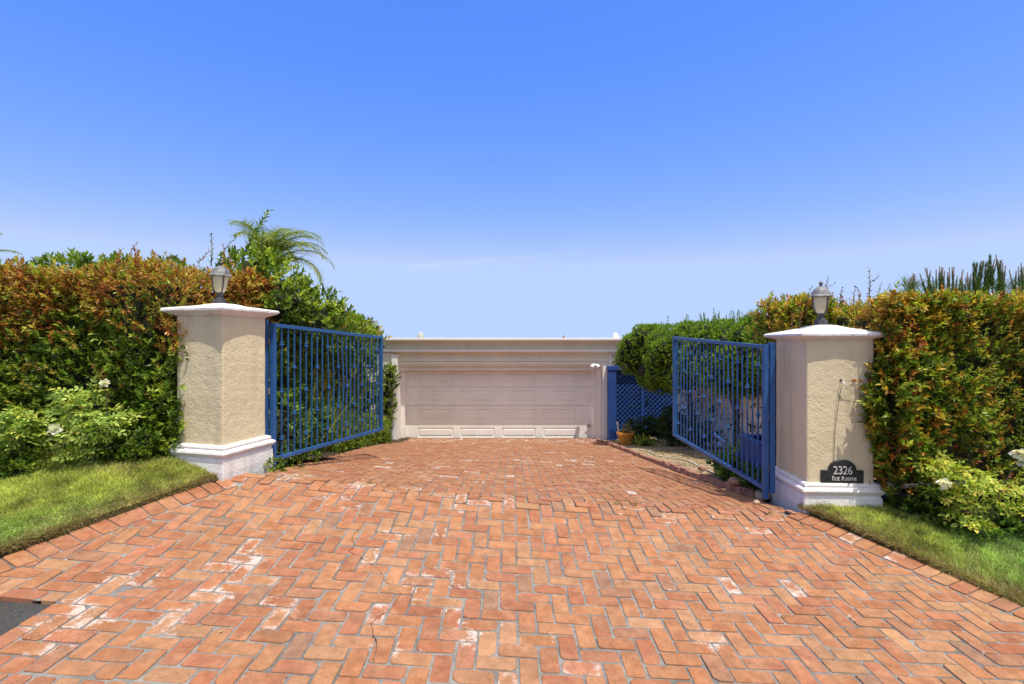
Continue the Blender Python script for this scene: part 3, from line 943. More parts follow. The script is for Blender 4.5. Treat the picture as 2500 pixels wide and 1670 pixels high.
mb.tube([face_pt(uu(840), zz(1100), -.01), face_pt(uu(840), zz(1100), .004)], .011, 10)
mb.build('wall_hole', M['iron'], wr)

# ---------------------------------------------------------------- gates
def gate(label, hinge, free, zt_h, zt_f, zb_h, zb_f, post, zpost, foot, nbars=21, bent=()):
    """hinge / free: (x, y) of the two stiles; tops and bottoms at either end"""
    t = thing('driveway_gate', label, 'gate', (hinge[0], hinge[1], foot), 'blue driveway gates standing open')
    H = Vector((hinge[0], hinge[1], 0)); Fv = Vector((free[0], free[1], 0))
    ln = (Fv-H).length; ax = (Fv-H)/ln; nrm = ax.cross(Vector((0,0,1)))
    pt = lambda u, z: H + ax*u + Vector((0,0,z))
    ztop = lambda u: zt_h + (zt_f-zt_h)*u/ln
    zbot = lambda u: zb_h + (zb_f-zb_h)*u/ln
    sw = .046
    mb = MB(); mb.bar(pt(0, foot), pt(0, zt_h+.004), sw, sw, ax); st = mb.build('hinge_stile', M['blue'], t, bevel=.003)
    mb = MB(); mb.bar(pt(ln, zb_f-.018), pt(ln, zt_f+.002), sw, sw, ax); mb.build('lock_stile', M['blue'], t, bevel=.003)
    mb = MB(); mb.bar(pt(sw/2+.001, ztop(0)-.02), pt(ln-sw/2-.001, ztop(ln)-.02), .038, .038, nrm); mb.build('top_rail', M['blue'], t, bevel=.003)
    mb = MB(); mb.bar(pt(sw/2+.001, zbot(0)), pt(ln-sw/2-.001, zbot(ln)), .038, .036, nrm); mb.build('bottom_rail', M['blue'], t, bevel=.003)
    for i in range(nbars):
        u = sw/2 + (ln-sw)*(i+1)/(nbars+1)
        z0 = zbot(u)+.017; z1 = ztop(u)-.038
        off = bent[i] if i < len(bent) else 0
        mb = MB(); b = .0068
        path = [(0,0),(.25,.35),(.5,1),(.75,.5),(1,0)]
        rings = []
        for f_, w_ in path:
            c = pt(u+off*w_, z0+(z1-z0)*f_)
            rings.append([c+ax*b+nrm*b, c-ax*b+nrm*b, c-ax*b-nrm*b, c+ax*b-nrm*b])
        mb.loft(rings)
        bar = mb.build('bar', M['blue'], t, bevel=.0015, seg=1)
        if i % 2 == 0:
            pos = (.13, .5, .87) if (i//2) % 2 == 0 else (.31, .685)
            for f_ in pos:
                g = 1 - f_
                w_ = np.interp(g, [p[0] for p in path], [p[1] for p in path])
                c = pt(u+off*w_, z0+(z1-z0)*g)
                mb = MB(); mb.lathe([(.009,-.04),(.0105,-.03),(.013,-.012),(.025,-.008),(.026,.0),(.014,.006),(.013,.014),(.018,.018),(.017,.022),(.009,.026)], c, 10)
                mb.build('collar', M['blue'], bar, smooth='auto')
    # fixed post bolted to the pillar, with two hinges
    pp = Vector((post[0], post[1], 0))
    mb = MB(); mb.bar(pp+Vector((0,0,foot+.05)), pp+Vector((0,0,zpost)), .05, .05, (0,1,0)); po = mb.build('hinge_post', M['blue'], t, bevel=.003)
    for f_ in (.14, .5, .86):
        z = zb_h + (zt_h-zb_h)*f_
        a = pp.lerp(H, .5)
        mb = MB(); mb.lathe([(.012,-.03),(.013,0),(.012,.03)], (a.x, a.y, z), 10); mb.box(min(pp.x,H.x), max(pp.x,H.x), min(a.y,a.y)-.004, a.y+.004, z-.02, z+.02)
        mb.build('hinge', M['rust'], t)
    return t, pt, ax, nrm

yh, yf = 4.98, 7.22
pz = lambda py, Y: E-(py-CY)*Y/F
xh = (667-CX)*yh/F
gate('blue iron bar gate hinged on the plain left pillar, a few bars bent', (xh, yh), ((926.5-CX)*yf/F+.02, yf), pz(789,yh), pz(821,yf), pz(1121,yh), pz(1048,yf),
     (xh-.068, yh-.02), pz(780,yh), pz(1147,yh), 21, [0]*8+[.03,.035,.05,.05,.02,.01]+[0]*7)
yh2, yf2 = 4.98, 7.27
xh2 = (1868-CX)*yh2/F
gt, gpt, gax, gnr = gate('blue iron bar gate hinged on the numbered right pillar, over the dirt bed', (xh2, yh2), ((1647-CX)*yf2/F, yf2), pz(842,yh2), pz(822,yf2), pz(1192,yh2), pz(1062,yf2),
     (xh2+.062, yh2-.0), pz(836,yh2), pz(1216,yh2), 21)
# opener arm bracket on the right gate
mb = MB(); a0 = gpt(1.0, pz(1068, 5.75)); mb.bar(a0-gnr*.04, a0-gnr*.05-gax*.3+Vector((0,0,-.05)), .02, .03, gnr)
mb.build('opener_bracket', M['blue'], gt, bevel=.003)

# ---------------------------------------------------------------- garage
ga = thing('garage', 'low cream garage with deep stepped cornice and white sectional door', 'garage', (0, 13.83, E-2.66))
YW = 13.83; zgr = E-2.9
def gx(px, y): return (px-CX)*y/F
xdl, xdr = gx(991, 14.33), gx(1442.5, 14.33)
xL, xRr = -7.2, 3.9
DY = .07
zhead = E - (889-CY)*14.1/F
zdt = E - (904-CY)*14.3/F
mb = MB(); mb.box(xL, gx(956,YW)+.05, YW, 20, zgr, E-.30); mb.build('left_wall', M['garage_cream'], ga)
mb = MB(); mb.box(xdr+.42, xdr+.5, YW+.04, 19.4, zgr, E-.30); mb.build('right_wall', M['garage_cream'], ga)
mb = MB(); mb.box(gx(956,YW)+.05, xdr+.42, YW+.10, 14.6, zdt+.14, E-.30); mb.build('header_wall', M['garage_cream'], ga)
mb = MB(); mb.box(xL, xRr, 14.6, 20.0, E-.32, E-.02); mb.build('roof', M['roof'], ga)
mb = MB(); mb.box(xL+.2, xRr-.2, 19.5, 19.8, zgr, E-.32); mb.build('rear_wall', M['garage_cream'], ga)
# pilaster boards and jambs
x0 = gx(955.5, 13.8); x1 = gx(970.5, 13.8)
mb = MB(); mb.box(x0, x1, 13.80, 14.1, zgr, E-.34); mb.build('pilaster', M['trim'], ga, bevel=.006)
mb = MB(); mb.box(gx(970.5,14.1)+.004, xdl-.0, 14.18, 14.42, zgr, zdt+.10); mb.build('jamb', M['trim'], ga, bevel=.008)
mb = MB(); mb.box(x1+.002, gx(978,14.1), 14.02, 14.176, zgr, zdt+.12); mb.build('jamb', M['trim'], ga, bevel=.006)
mb = MB(); mb.box(xdr, xdr+.12, 14.18, 14.42, zgr, zdt+.10); mb.build('jamb', M['trim'], ga, bevel=.008)
mb = MB(); mb.box(xdr+.122, xdr+.24, 14.06, 14.42, zgr, zdt+.12); mb.build('jamb', M['trim'], ga, bevel=.006)
mb = MB(); mb.box(xdr+.25, xdr+.46, 13.86, 14.42, zgr, zdt+.18); mb.build('pilaster', M['trim'], ga, bevel=.006)
# stepped cornice with coves
def cornice(prof, name, mat, xa, xb):
    mb = MB()
    mb.loft([[(xa, y+(DY if y < 13.9 else 0), z) for y, z in prof], [(xb, y+(DY if y < 13.9 else 0), z) for y, z in prof]])
    return mb.build(name, mat, ga, smooth='auto')
def cove(y0, z0, y1, z1, n=8):
    """quarter cove from the low back point to the high front point"""
    return [(y1 + (y0-y1)*math.cos(a), z0 + (z1-z0)*math.sin(a)) for a in [math.pi/2*i/n for i in range(n+1)]]
zt = lambda cy, y: E - (750+.2811*cy-CY)*y/F
top = [(14.7, zt(272,13.6)-.01), (14.7, zt(300,13.6)-.3)] + [(13.83, zt(372,13.75))] + cove(13.83, zt(372,13.75)+.02, 13.66, zt(302,13.66)) + [(13.645, zt(294,13.62)), (13.60, zt(291,13.6)), (13.595, zt(275,13.6)), (13.61, zt(272,13.6))]
cornice(top, 'upper_cornice', M['garage_cream'], xL, xRr)
mb = MB(); mb.box(xL-.01, xRr+.01, 13.60+DY-.012, 13.75, zt(291,13.6)+.012, zt(271,13.6)+.012); mb.build('cornice_ledge', M['trim'], ga, bevel=.01)
mb = MB(); mb.box(xL, xRr, 13.70+DY-.012, 13.84, zt(391,13.7)+.012, zt(376,13.7)+.012); mb.build('cornice_ledge', M['trim'], ga, bevel=.01)
mid = [(14.55, zt(378,13.7)), (14.55, zt(470,13.8)), (13.90, zt(470,13.85))] + cove(13.90, zt(455,13.85), 13.77, zt(402,13.77)) + [(13.76, zt(395,13.75)), (13.71, zt(391,13.7)), (13.70, zt(379,13.7)), (13.715, zt(376,13.7))]
cornice(mid, 'lower_cornice', M['garage_cream'], xL+.02, xRr-.02)
low = [(14.2, zt(480,13.95)), (14.2, zt(497,13.95)), (13.93, zt(495,13.95)), (13.90, zt(490,13.92)), (13.90, zt(481,13.92))]
cornice(low, 'door_head_trim', M['trim'], x1+.01, xdr+.46)
mb = MB(); mb.box(x1+.01, xdr+.25, 14.04, 14.3, zt(548,14.1), zt(500,14.0)); mb.build('door_header', M['trim'], ga, bevel=.008)
# sectional door: four sections of four raised panels
gd = MB(); gd.box(xdl-.03, xdr+.03, 14.40, 14.44, zgr, zdt+.02)
door = gd.build('garage_door', M['door'], ga)
zs = [zt(cy, 14.33) for cy in (545, 693, 853, 1018, 1158)]
pxs = [(430,735),(795,1092),(1160,1450),(1515,1812)]
def section(i):
    z1, z0 = zs[i]-.004, zs[i+1]+.004
    y = 14.335; mb = MB()
    xs = [xdl-.02]
    for a, b in pxs: xs += [gx(900+.2811*a, y), gx(900+.2811*b, y)]
    xs.append(xdr+.02)
    h = z1-z0; zp0 = z0+h*.2; zp1 = z1-h*.2
    zcut = [z0, zp0, zp1, z1]
    for c in range(len(xs)-1):
        for r_ in range(3):
            xa, xb, za, zb = xs[c], xs[c+1], zcut[r_], zcut[r_+1]
            if c % 2 == 1 and r_ == 1:
                rings = []
                for ins, d in ((0,0),(.012,.018),(.022,.018),(.055,.004),(.058,.003)):
                    rings.append([(xa+ins,y+d,za+ins),(xb-ins,y+d,za+ins),(xb-ins,y+d,zb-ins),(xa+ins,y+d,zb-ins)])
                b0 = len(mb.v)
                for rg in rings: mb.v += rg
                for k in range(4):
                    for q in range(4):
                        qq = (q+1) % 4
                        mb.f.append((b0+k*4+q, b0+k*4+qq, b0+(k+1)*4+qq, b0+(k+1)*4+q))
                mb.f.append((b0+16, b0+17, b0+18, b0+19))
            else:
                mb.add([(xa,y,za),(xb,y,za),(xb,y,zb),(xa,y,zb)], [(0,1,2,3)])
    X0, X1 = xs[0], xs[-1]
    mb.add([(X0,y,z0),(X1,y,z0),(X1,14.395,z0),(X0,14.395,z0)], [(0,1,2,3)])
    mb.add([(X0,y,z1),(X1,y,z1),(X1,14.395,z1),(X0,14.395,z1)], [(0,1,2,3)])
    o = mb.build('door_section', M['door'], door)
for i in range(4): section(i)
mb = MB(); mb.box(xdl-.01, xdr+.01, 14.33, 14.38, float(gz(0,14.3))-.02, zs[4]+.002); mb.build('bottom_seal', M['rust'], door)
mb = MB(); cc = Vector((gx(1440,14.3)-.03, 14.32, zt(1030,14.3))); mb.tube([cc, cc+Vector((0,-.04,0))], .022, 10); mb.box(cc.x-.06, cc.x+.06, cc.y-.05, cc.y-.035, cc.z-.01, cc.z+.01); mb.build('lock_handle', M['iron'], door)

# twin flood light at the right end of the header
fl = P(1452, 893, 13.72)
ft = thing('flood_light', 'white twin flood light beside the blue trellis frame', 'flood light', fl)
mb = MB(); mb.lathe([(.055,-.02),(.06,0),(.055,.02)], (0,0,0), 16); mb.v = [(fl.x+x, fl.y+.09-z*1.0, fl.z+y) for x, y, z in mb.v]; mb.build('mounting_plate', M['white_plastic'], ft, smooth='auto')
for sx in (-1, 1):
    mb = MB(); mb.tube([fl+Vector((0,.08,0)), fl+Vector((sx*.05,.02,.02)), fl+Vector((sx*.075,-.05,-.0)), fl+Vector((sx*.1,-.13,-.05))], [.02,.03,.045,.055], 12)
    mb.build('lamp_head', M['white_plastic'], ft, smooth='auto')

# finials standing on the roof
def finial(name, label, px, Y, zb, s, mat):
    x = gx(px, Y)
    t = thing(name, label, 'finial', (x, Y, zb), 'stone finials on the garage roof')
    mb = MB(); mb.lathe([(.07*s,0),(.075*s,.03*s),(.04*s,.045*s),(.035*s,.07*s),(.055*s,.085*s)], (x,Y,zb), 16); mb.build('foot', mat, t, smooth='auto')
    mb = MB(); prof = [(.04,.08),(.1,.11),(.135,.17),(.14,.23),(.12,.3),(.085,.37),(.045,.42),(.008,.455)]
    mb.lathe([(r*s, z*s) for r, z in prof], (x,Y,zb), 18)
    body = mb.build('bud', mat, t, smooth='auto')
    # overlapping scales
    sc2 = MB()
    for row in range(6):
        f_ = row/5; z = (.12+.27*f_)*s; r = np.interp(z/s, [q[1] for q in prof], [q[0] for q in prof])*s
        m = 10 - row
        for k in range(m):
            a = 2*math.pi*(k+.5*(row%2))/m
            c = Vector((x+math.cos(a)*r, Y+math.sin(a)*r, zb+z)); o = Vector((math.cos(a), math.sin(a), 0)); tn = Vector((-math.sin(a), math.cos(a), 0))
            w = .04*s*(1-.5*f_)
            sc2.add([c-tn*w-o*.01*s-Vector((0,0,.03*s)), c+o*.022*s-Vector((0,0,.03*s)), c+tn*w-o*.01*s-Vector((0,0,.03*s)), c+o*.006*s+Vector((0,0,.05*s))], [(0,1,3),(1,2,3),(0,3,2),(0,2,1)])
    sc2.build('scales', mat, t)
    return t
zr = E-.02
finial('roof_finial', 'grey green artichoke finial on the left of the garage roof', 1027, 16.4, zr, .78, M['stone'])
finial('roof_finial', 'white pointed finial half hidden by the clipped juniper', 1503, 16.4, zr, .74, M['pale_stone'])
bt = P(1374, 829, 16.4); bt.z = zr
rb = thing('roof_ornament', 'tiny reddish ornament standing on the garage roof edge', 'ornament', bt)
mb = MB(); mb.lathe([(.05,0),(.045,.04),(.02,.06),(.02,.08)], bt, 10); mb.build('foot', M['pebble'], rb)
mb = MB(); mb.tube([bt+Vector((0,0,.07)), bt+Vector((.0,0,.12)), bt+Vector((.03,0,.17)), bt+Vector((.03,0,.24))], [.03,.045,.04,.01], 8); mb.tube([bt+Vector((-.01,0,.1)), bt+Vector((-.05,0,.16))], [.02,.006], 6)
mb.build('figure', M['rust'], rb, True)

# ---------------------------------------------------------------- blue trellis screen right of the garage
yT = 13.72
tx0, tx1 = gx(1484, yT), gx(1503, yT)
ts = thing('trellis_screen', 'blue lattice screen in a timber frame right of the garage door', 'trellis', (tx1, yT, E-2.6))
ztp = pz(898, yT)
mb = MB(); mb.box(tx0, tx1, yT-.1, yT+.1, E-2.75, ztp-.06); mb.build('frame_post', M['blue_wood'], ts, bevel=.006)
mb = MB(); mb.box(tx0-.02, 4.9, yT-.12, yT+.12, ztp-.058, ztp+.05); mb.build('head_beam', M['blue_wood'], ts, bevel=.006)
def lattice(xa, xb, za, zb, Y, name):
    mb = MB(); reg = [(xa,za),(xb,za),(xb,zb),(xa,zb)]
    stp = .125; w = .034
    h = zb-za
    for sgn, yo in ((1, 0), (-1, .012)):
        k = -int(h/stp)-2
        while xa+k*stp < xb + h + stp:
            a = xa+k*stp
            if sgn > 0: q = [(a, za), (a+w*1.414, za), (a+w*1.414+h, zb), (a+h, zb)]
            else: q = [(a, zb), (a+h, za), (a+h+w*1.414, za), (a+w*1.414, zb)]
            if area(q) < 0: q = q[::-1]
            c = clip_poly(q, reg)
            if len(c) > 2: mb.loft([[(x, Y+yo, z) for x, z in c], [(x, Y+yo+.010, z) for x, z in c]])
            k += 1
    return mb.build(name, M['blue_wood'], ts)
xm = gx(1568, yT)
lattice(tx1, xm-.04, E-2.7, ztp-.06, yT-.01, 'lattice_panel')
mb = MB(); mb.box(xm-.038, xm+.038, yT-.03, yT+.06, E-2.75, ztp-.06); mb.build('mullion', M['blue_wood'], ts, bevel=.004)
lattice(xm+.04, 4.85, E-2.7, ztp-.06, yT+.0, 'lattice_panel')

# cream garden wall under the juniper
gw = thing('garden_wall', 'shaded cream garden wall seen through the right gate under the juniper', 'wall', (4.3, 8, E-1.9))
mb = MB(); mb.box(4.25, 4.45, 7.0, 13.3, E-2.9, E-.62); mb.build('wall_panel', M['garage_cream'], gw, bevel=.01)
mb = MB(); mb.box(4.21, 4.49, 6.98, 13.32, E-.618, E-.55); mb.build('coping', M['trim'], gw, bevel=.01)

# blue planter box behind the right gate
bx0, by0 = 2.68, 5.50
zb0 = zdirt(2.8, 5.6)
bp = thing('planter_box', 'blue timber planter box behind the right gate hinge', 'planter', (bx0+.3, by0+.25, zb0))
zt_ = pz(1085, 5.5)
for nm, a in (('front_panel', (bx0, bx0+.62, by0, by0+.025)), ('back_panel', (bx0, bx0+.62, by0+.5, by0+.525)), ('side_panel', (bx0, bx0+.025, by0+.0255, by0+.4995)), ('side_panel', (bx0+.595, bx0+.62, by0+.0255, by0+.4995))):
    mb = MB(); mb.box(*a, zb0-.05, zt_-.02); mb.build(nm, M['blue_wood'], bp, bevel=.003)
for a in ((bx0-.03, bx0+.65, by0-.03, by0+.05), (bx0-.03, bx0+.65, by0+.475, by0+.555), (bx0-.03, bx0+.05, by0+.0505, by0+.4745), (bx0+.57, bx0+.65, by0+.0505, by0+.4745)):
    mb = MB(); mb.box(*a, zt_-.0195, zt_+.015); mb.build('rim_board', M['blue_wood'], bp, bevel=.004)
mb = MB(); mb.box(bx0+.026, bx0+.594, by0+.026, by0+.499, zt_-.12, zt_-.07); mb.build('soil', M['soil'], bp)

# ---------------------------------------------------------------- brick edging, stones, pot, hose
kerb_path = [(2.315, 13.6), (2.36, 12.9), (2.395, 11.0), (2.40, 9.0), (2.41, 7.2), (2.47, 6.0), (2.52, 5.35)]
def walk(pts, step):
    out = []; carry = 0
    for a, b in zip(pts[:-1], pts[1:]):
        L = math.hypot(b[0]-a[0], b[1]-a[1]); d = carry
        while d < L:
            out.append((a[0]+(b[0]-a[0])*d/L, a[1]+(b[1]-a[1])*d/L, math.atan2(b[1]-a[1], b[0]-a[0]))); d += step
        carry = d - L
    return out
KL = 'worn red edging brick in the low row between drive and dirt bed'
proto = None
for x, y, a in walk(kerb_path, .216):
    if proto is None:
        mb = MB(); mb.box(-.105, .105, -.05, .05, 0, .082); proto = mb.build('edging_brick', M['old_brick'], bevel=.009)
        tag(proto, KL, 'edging brick', 'edging bricks along the dirt bed'); o = proto
    else:
        o = proto.copy(); COL.objects.link(o)
    o.location = (x+random.gauss(0,.006), y, float(gz(x, y))-.012+random.gauss(0,.007))
    slope = math.atan2(float(gz(x+math.cos(a)*.1,y+math.sin(a)*.1))-float(gz(x-math.cos(a)*.1,y-math.sin(a)*.1)), .2)
    o.rotation_euler = (random.gauss(0,.05), -slope, a+random.gauss(0,.05))
    o.scale = (random.uniform(.93,1.03), random.uniform(.9,1.1), random.uniform(.92,1.05))
# a short return of bricks at the garage corner
def stone(name, label, cat, p, s, mat, seed, group=None):
    rnd = np.random.default_rng(seed)
    bm = bmesh.new(); bmesh.ops.create_icosphere(bm, subdivisions=3, radius=1)
    for v in bm.verts:
        q = np.array([v.co[:]])
        k = 1 + .14*float(wob(q*1.0+seed, 2.0, 0)[0]) + .05*float(wob(q+seed, 6, 1)[0])
        m = max(abs(v.co.x), abs(v.co.y), abs(v.co.z)); sq = v.co/m
        v.co = (v.co*.35 + sq*.65)*k*.85
        v.co = Vector((v.co.x*s[0], v.co.y*s[1], v.co.z*s[2]))
    bm.faces.ensure_lookup_table()
    me = bpy.data.meshes.new(name); bm.to_mesh(me); bm.free()
    o = link_mesh(name, me, mat); o.location = p
    o.rotation_euler = (0, 0, float(rnd.uniform(0, 3)))
    me.polygons.foreach_set('use_smooth', [True]*len(me.polygons))
    return tag(o, label, cat, group)
q = G(1846, 1232)
stone('loose_stone', 'single tan stone lying on the bricks by the right pillar', 'stone', (q[0], q[1], float(gz(*q))+.016), (.038,.03,.024), M['pebble'], 3)
q = (2.47, 5.62)
stone('edging_rock', 'flat layered tan rock on the edging below the right gate', 'rock', (q[0]+.02, q[1], float(gz(*q))+.11), (.13,.09,.035), M['old_brick'], 5)
q = (2.56, 5.3)
stone('edging_rock', 'large rounded tan rock ending the edging near the right pillar', 'rock', (q[0]+.01, q[1]-.06, float(gz(*q))+.05), (.12,.08,.05), M['pebble'], 8)
q = (2.48, 6.75)
stone('edging_rock', 'small blocky brick stub sitting on the dirt beside the low edging', 'rock', (q[0]+.02, q[1], float(gz(*q))+.12), (.06,.045,.035), M['old_brick'], 12)
q = G(2000-100, 1254)
stone('paving_fragment', 'broken flat paving fragment at the corner of the right lawn', 'brick fragment', (q[0]+.12, q[1]+.02, float(gz(*q))+.008), (.055,.03,.011), M['old_brick'], 15)
for i, (px, py) in enumerate([(937,1187),(1005,1182),(1133,1188),(1135,1170),(1320,1200),(963,1163),(1450,1230),(1430,1228)]):
    q = G(px, py)
    stone('grit_pebble', 'tiny pebble lying on the brick drive near the crest crack', 'pebble', (q[0], q[1], float(gz(*q))+.006), (.014,.011,.009), M['pebble'], 30+i, 'pebbles on the brick drive')

pp = P(1527, 1092, 12.2); pp.z = zdirt(pp.x, 12.2)-.005
pt_ = thing('flower_pot', 'ochre clay flower pot at the far end of the brick edging', 'flower pot', pp)
mb = MB(); mb.lathe([(.125,0),(.135,.01),(.185,.245),(.187,.25),(.205,.252),(.214,.262),(.212,.31),(.206,.32),(.188,.32),(.182,.30),(.178,.27)], pp, 28, True)
mb.build('pot', M['terracotta'], pt_, smooth='auto')
mb = MB(); mb.lathe([(.01,.26),(.18,.268),(.178,.275),(.1,.283),(.01,.285)], pp, 20); mb.build('potting_soil', M['soil'], pt_)
cen = np.array([[pp.x+random.gauss(.0,.09), pp.y+random.gauss(0,.08), pp.z+.28+abs(random.gauss(0,.06))] for _ in range(34)])
cen = np.concatenate([cen, np.array([[pp.x+.04+random.gauss(0,.03), pp.y+random.gauss(0,.03), pp.z+.30+.16*random.random()] for _ in range(22)])])
a_, d_, n_, ix, _t = sprigs(cen, np.tile([[0,0,1.]], (len(cen),1))+RNG.normal(0,.5,(len(cen),3)), 6, .05)
leaf_mesh('succulent_leaves', M['leaf_matte'], a_, d_, n_, RNG.uniform(.03,.05,len(a_)), .02, vary(pick([(.30,.28,.14),(.2,.24,.1),(.42,.36,.22)], [1,1,1], len(a_))), TPL4, pt_)
sp = thing('plant_stake', 'thin white marker stake standing in the clay flower pot', 'stake', pp+Vector((-.175,.02,.27)))
mb = MB(); b = pp+Vector((-.15,.02,.24)); mb.tube([b, b+Vector((-.035,0,.25))], .012, 8); mb.build('rod', M['white_plastic'], sp)
mb = MB(); e_ = b+Vector((-.035,0,.25)); mb.tube([e_, e_+Vector((-.004,0,.06))], [.024,.02], 10); mb.build('knob', M['white_plastic'], sp)

hp = [(crop) for crop in [(1558,1096),(1600,1113),(1650,1121),(1700,1137),(1716,1147),(1745,1160)]]
hz = []
for px, py in hp:
    Y = 5.0
    while Y < 13 and (py-CY)*Y/F < E - zdirt((px-CX)*Y/F, Y): Y += .02
    X = (px-CX)*Y/F; hz.append((X, Y, zdirt(X, Y)+.012))
ho = thing('hose', 'pale irrigation pipe lying across the dirt bed behind the edging', 'pipe', hz[0])
fine = []
for a, b in zip(hz[:-1], hz[1:]):
    for k in range(5):
        x = a[0]+(b[0]-a[0])*k/5; y = a[1]+(b[1]-a[1])*k/5; fine.append((x, y, zdirt(x, y)+.013))
fine.append(hz[-1])
mb = MB(); mb.tube(fine, .010, 8); mb.build('pipe', M['hose'], ho, True)
# ---------------------------------------------------------------- planting
GREEN = [(.085,.145,.016),(.13,.205,.021),(.185,.27,.028),(.062,.11,.014)]
LIME = [(.29,.37,.038),(.37,.44,.055),(.23,.32,.032)]
BRONZE = [(.34,.125,.035),(.43,.18,.04),(.27,.085,.03),(.46,.24,.05)]
GOLD = [(.42,.31,.045),(.48,.39,.06),(.38,.24,.04)]
def tri_col(n, wg, wl, wb, wo):
    """per sprig family choice with weights arrays"""
    w = np.stack([wg, wl, wb, wo], 1); w /= w.sum(1, keepdims=True)
    k = (RNG.uniform(0,1,(n,1)) > np.cumsum(w, 1)).sum(1).clip(0, 3)
    fam = [np.array(f) for f in (GREEN, LIME, BRONZE, GOLD)]
    out = np.zeros((n, 3))
    for i in range(4):
        m = k == i; f = fam[i]
        out[m] = f[RNG.integers(0, len(f), m.sum())]
    return out

def patch_pts(patches, dens, rough):
    P_, N_ = [], []
    for o, u, v, n in patches:
        o, u, v, n = (np.array(a, float) for a in (o, u, v, n))
        A = np.linalg.norm(np.cross(u, v)); m = int(A*dens)
        p = o + RNG.uniform(0,1,(m,1))*u + RNG.uniform(0,1,(m,1))*v
        disp = rough*(wob(p, 4.5, 0)*.55 + wob(p, 11, 1)*.45) - rough*1.6*RNG.uniform(0,1,m)**2.5 + rough*1.1*(RNG.uniform(0,1,m) > .965)
        P_.append(p + n*disp[:,None]); N_.append(np.tile(n, (m,1)))
    return np.concatenate(P_), np.concatenate(N_)

def hedge(label, loc, patches, cores, dens, colfn, ztop, zbot, leafL, group=None, extra=None, rough=.07, stems=()):
    t = thing('clipped_hedge', label, 'hedge', loc, group)
    p, n = patch_pts(patches, dens, rough)
    if extra is not None: p = np.concatenate([p, extra[0]]); n = np.concatenate([n, extra[1]])
    # thin out low down where twigs are bare
    hgt = (p[:,2]-zbot)/(ztop-zbot)
    keep = RNG.uniform(0,1,len(p)) < np.clip(.62+.55*hgt+.42*wob(p, 4.2, 2), .22, 1)
    p = p[keep]; n = n[keep]
    ax = n*.75 + np.array([0,0,.65]) + RNG.normal(0,.38,p.shape)
    K = 9
    a, d, nn, ix, tt = sprigs(p - unit(ax)*.02, ax, K, RNG.uniform(.05,.11,len(p)))
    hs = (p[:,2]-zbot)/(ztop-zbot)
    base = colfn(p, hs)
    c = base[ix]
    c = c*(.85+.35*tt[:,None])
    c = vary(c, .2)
    L = leafL*RNG.uniform(.6,1.25,len(a))*(1+.28*wob(p, 3.7, 1)[ix]).clip(.6,1.5)
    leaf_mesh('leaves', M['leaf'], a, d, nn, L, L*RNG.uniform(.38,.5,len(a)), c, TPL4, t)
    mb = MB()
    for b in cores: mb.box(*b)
    mb.build('dark_core', M['inner'], t)  # solid boxes, coloured dark to stand in for shade between leaves
    return t

def lz(py, Y): return E-(py-CY)*Y/F
# ---- left hedge
zt_h = lz(668, 4.6); zb_h = E-1.2
def col_left(p, h):
    h = h + .10*wob(p, 3.5, 0) + .06*wob(p, 9, 1)
    hot = np.clip((h-.62)/.2, 0, 1); n = len(p)
    rt = np.clip((p[:,0]+3.6)/.5, 0, 1)*(h < .72)
    blotch = np.clip(.5+wob(p, 5, 2)*.9, 0, 1)
    return tri_col(n, (1-hot)*(1.5+1.2*rt)+.12+.35*(1-blotch)*(1-hot), .22+.30*blotch*(1-hot)+.25*rt, hot*.85+.16*blotch*(1-rt), hot*.75+.15*(1-rt))
XL0 = -6.2
fz = 4.60
patches = [((XL0,fz,zb_h),(-3.0-XL0,0,0),(0,0,zt_h-zb_h),(0,-1,0)),
           ((XL0,fz,zt_h),(-3.0-XL0,0,0),(0,.95,0),(0,0,1)),
           ((-3.0,fz,zb_h),(0,.5,0),(0,0,zt_h-zb_h),(1,0,0)),
           ((-3.1,5.16,zb_h+.8),(.42,0,0),(0,0,zt_h-zb_h-.75),(0,-1,0)),
           ((-3.1,5.16,zt_h+.04),(.42,0,0),(0,.6,0),(0,0,1)),
           ((-2.70,5.16,zb_h+.8),(0,.6,0),(0,0,zt_h-zb_h-.76),(1,0,0))]
# creeping growth over the pillar's edge
m = 190
zz_ = RNG.uniform(zb_h+.15, zt_h-.45, m)
ex = np.stack([-2.99+RNG.normal(0,.035,m)+.035*np.sin(zz_*9), 4.50+RNG.normal(0,.03,m), zz_], 1)
extra = (ex, np.tile([[.5,-.8,.1]], (m,1)))
hl_t = hedge('tall left hedge flushed red and orange along the top, green lower down', (-4.4,4.9,zb_h), patches,
      [(XL0,-3.12,fz+.13,5.5,zb_h-.2,zt_h-.10),(-3.119,-2.8,5.28,5.7,zb_h,zt_h-.1)], 1250, col_left, zt_h, zb_h, .041, 'hedges beside the gate pillars', extra, .075)

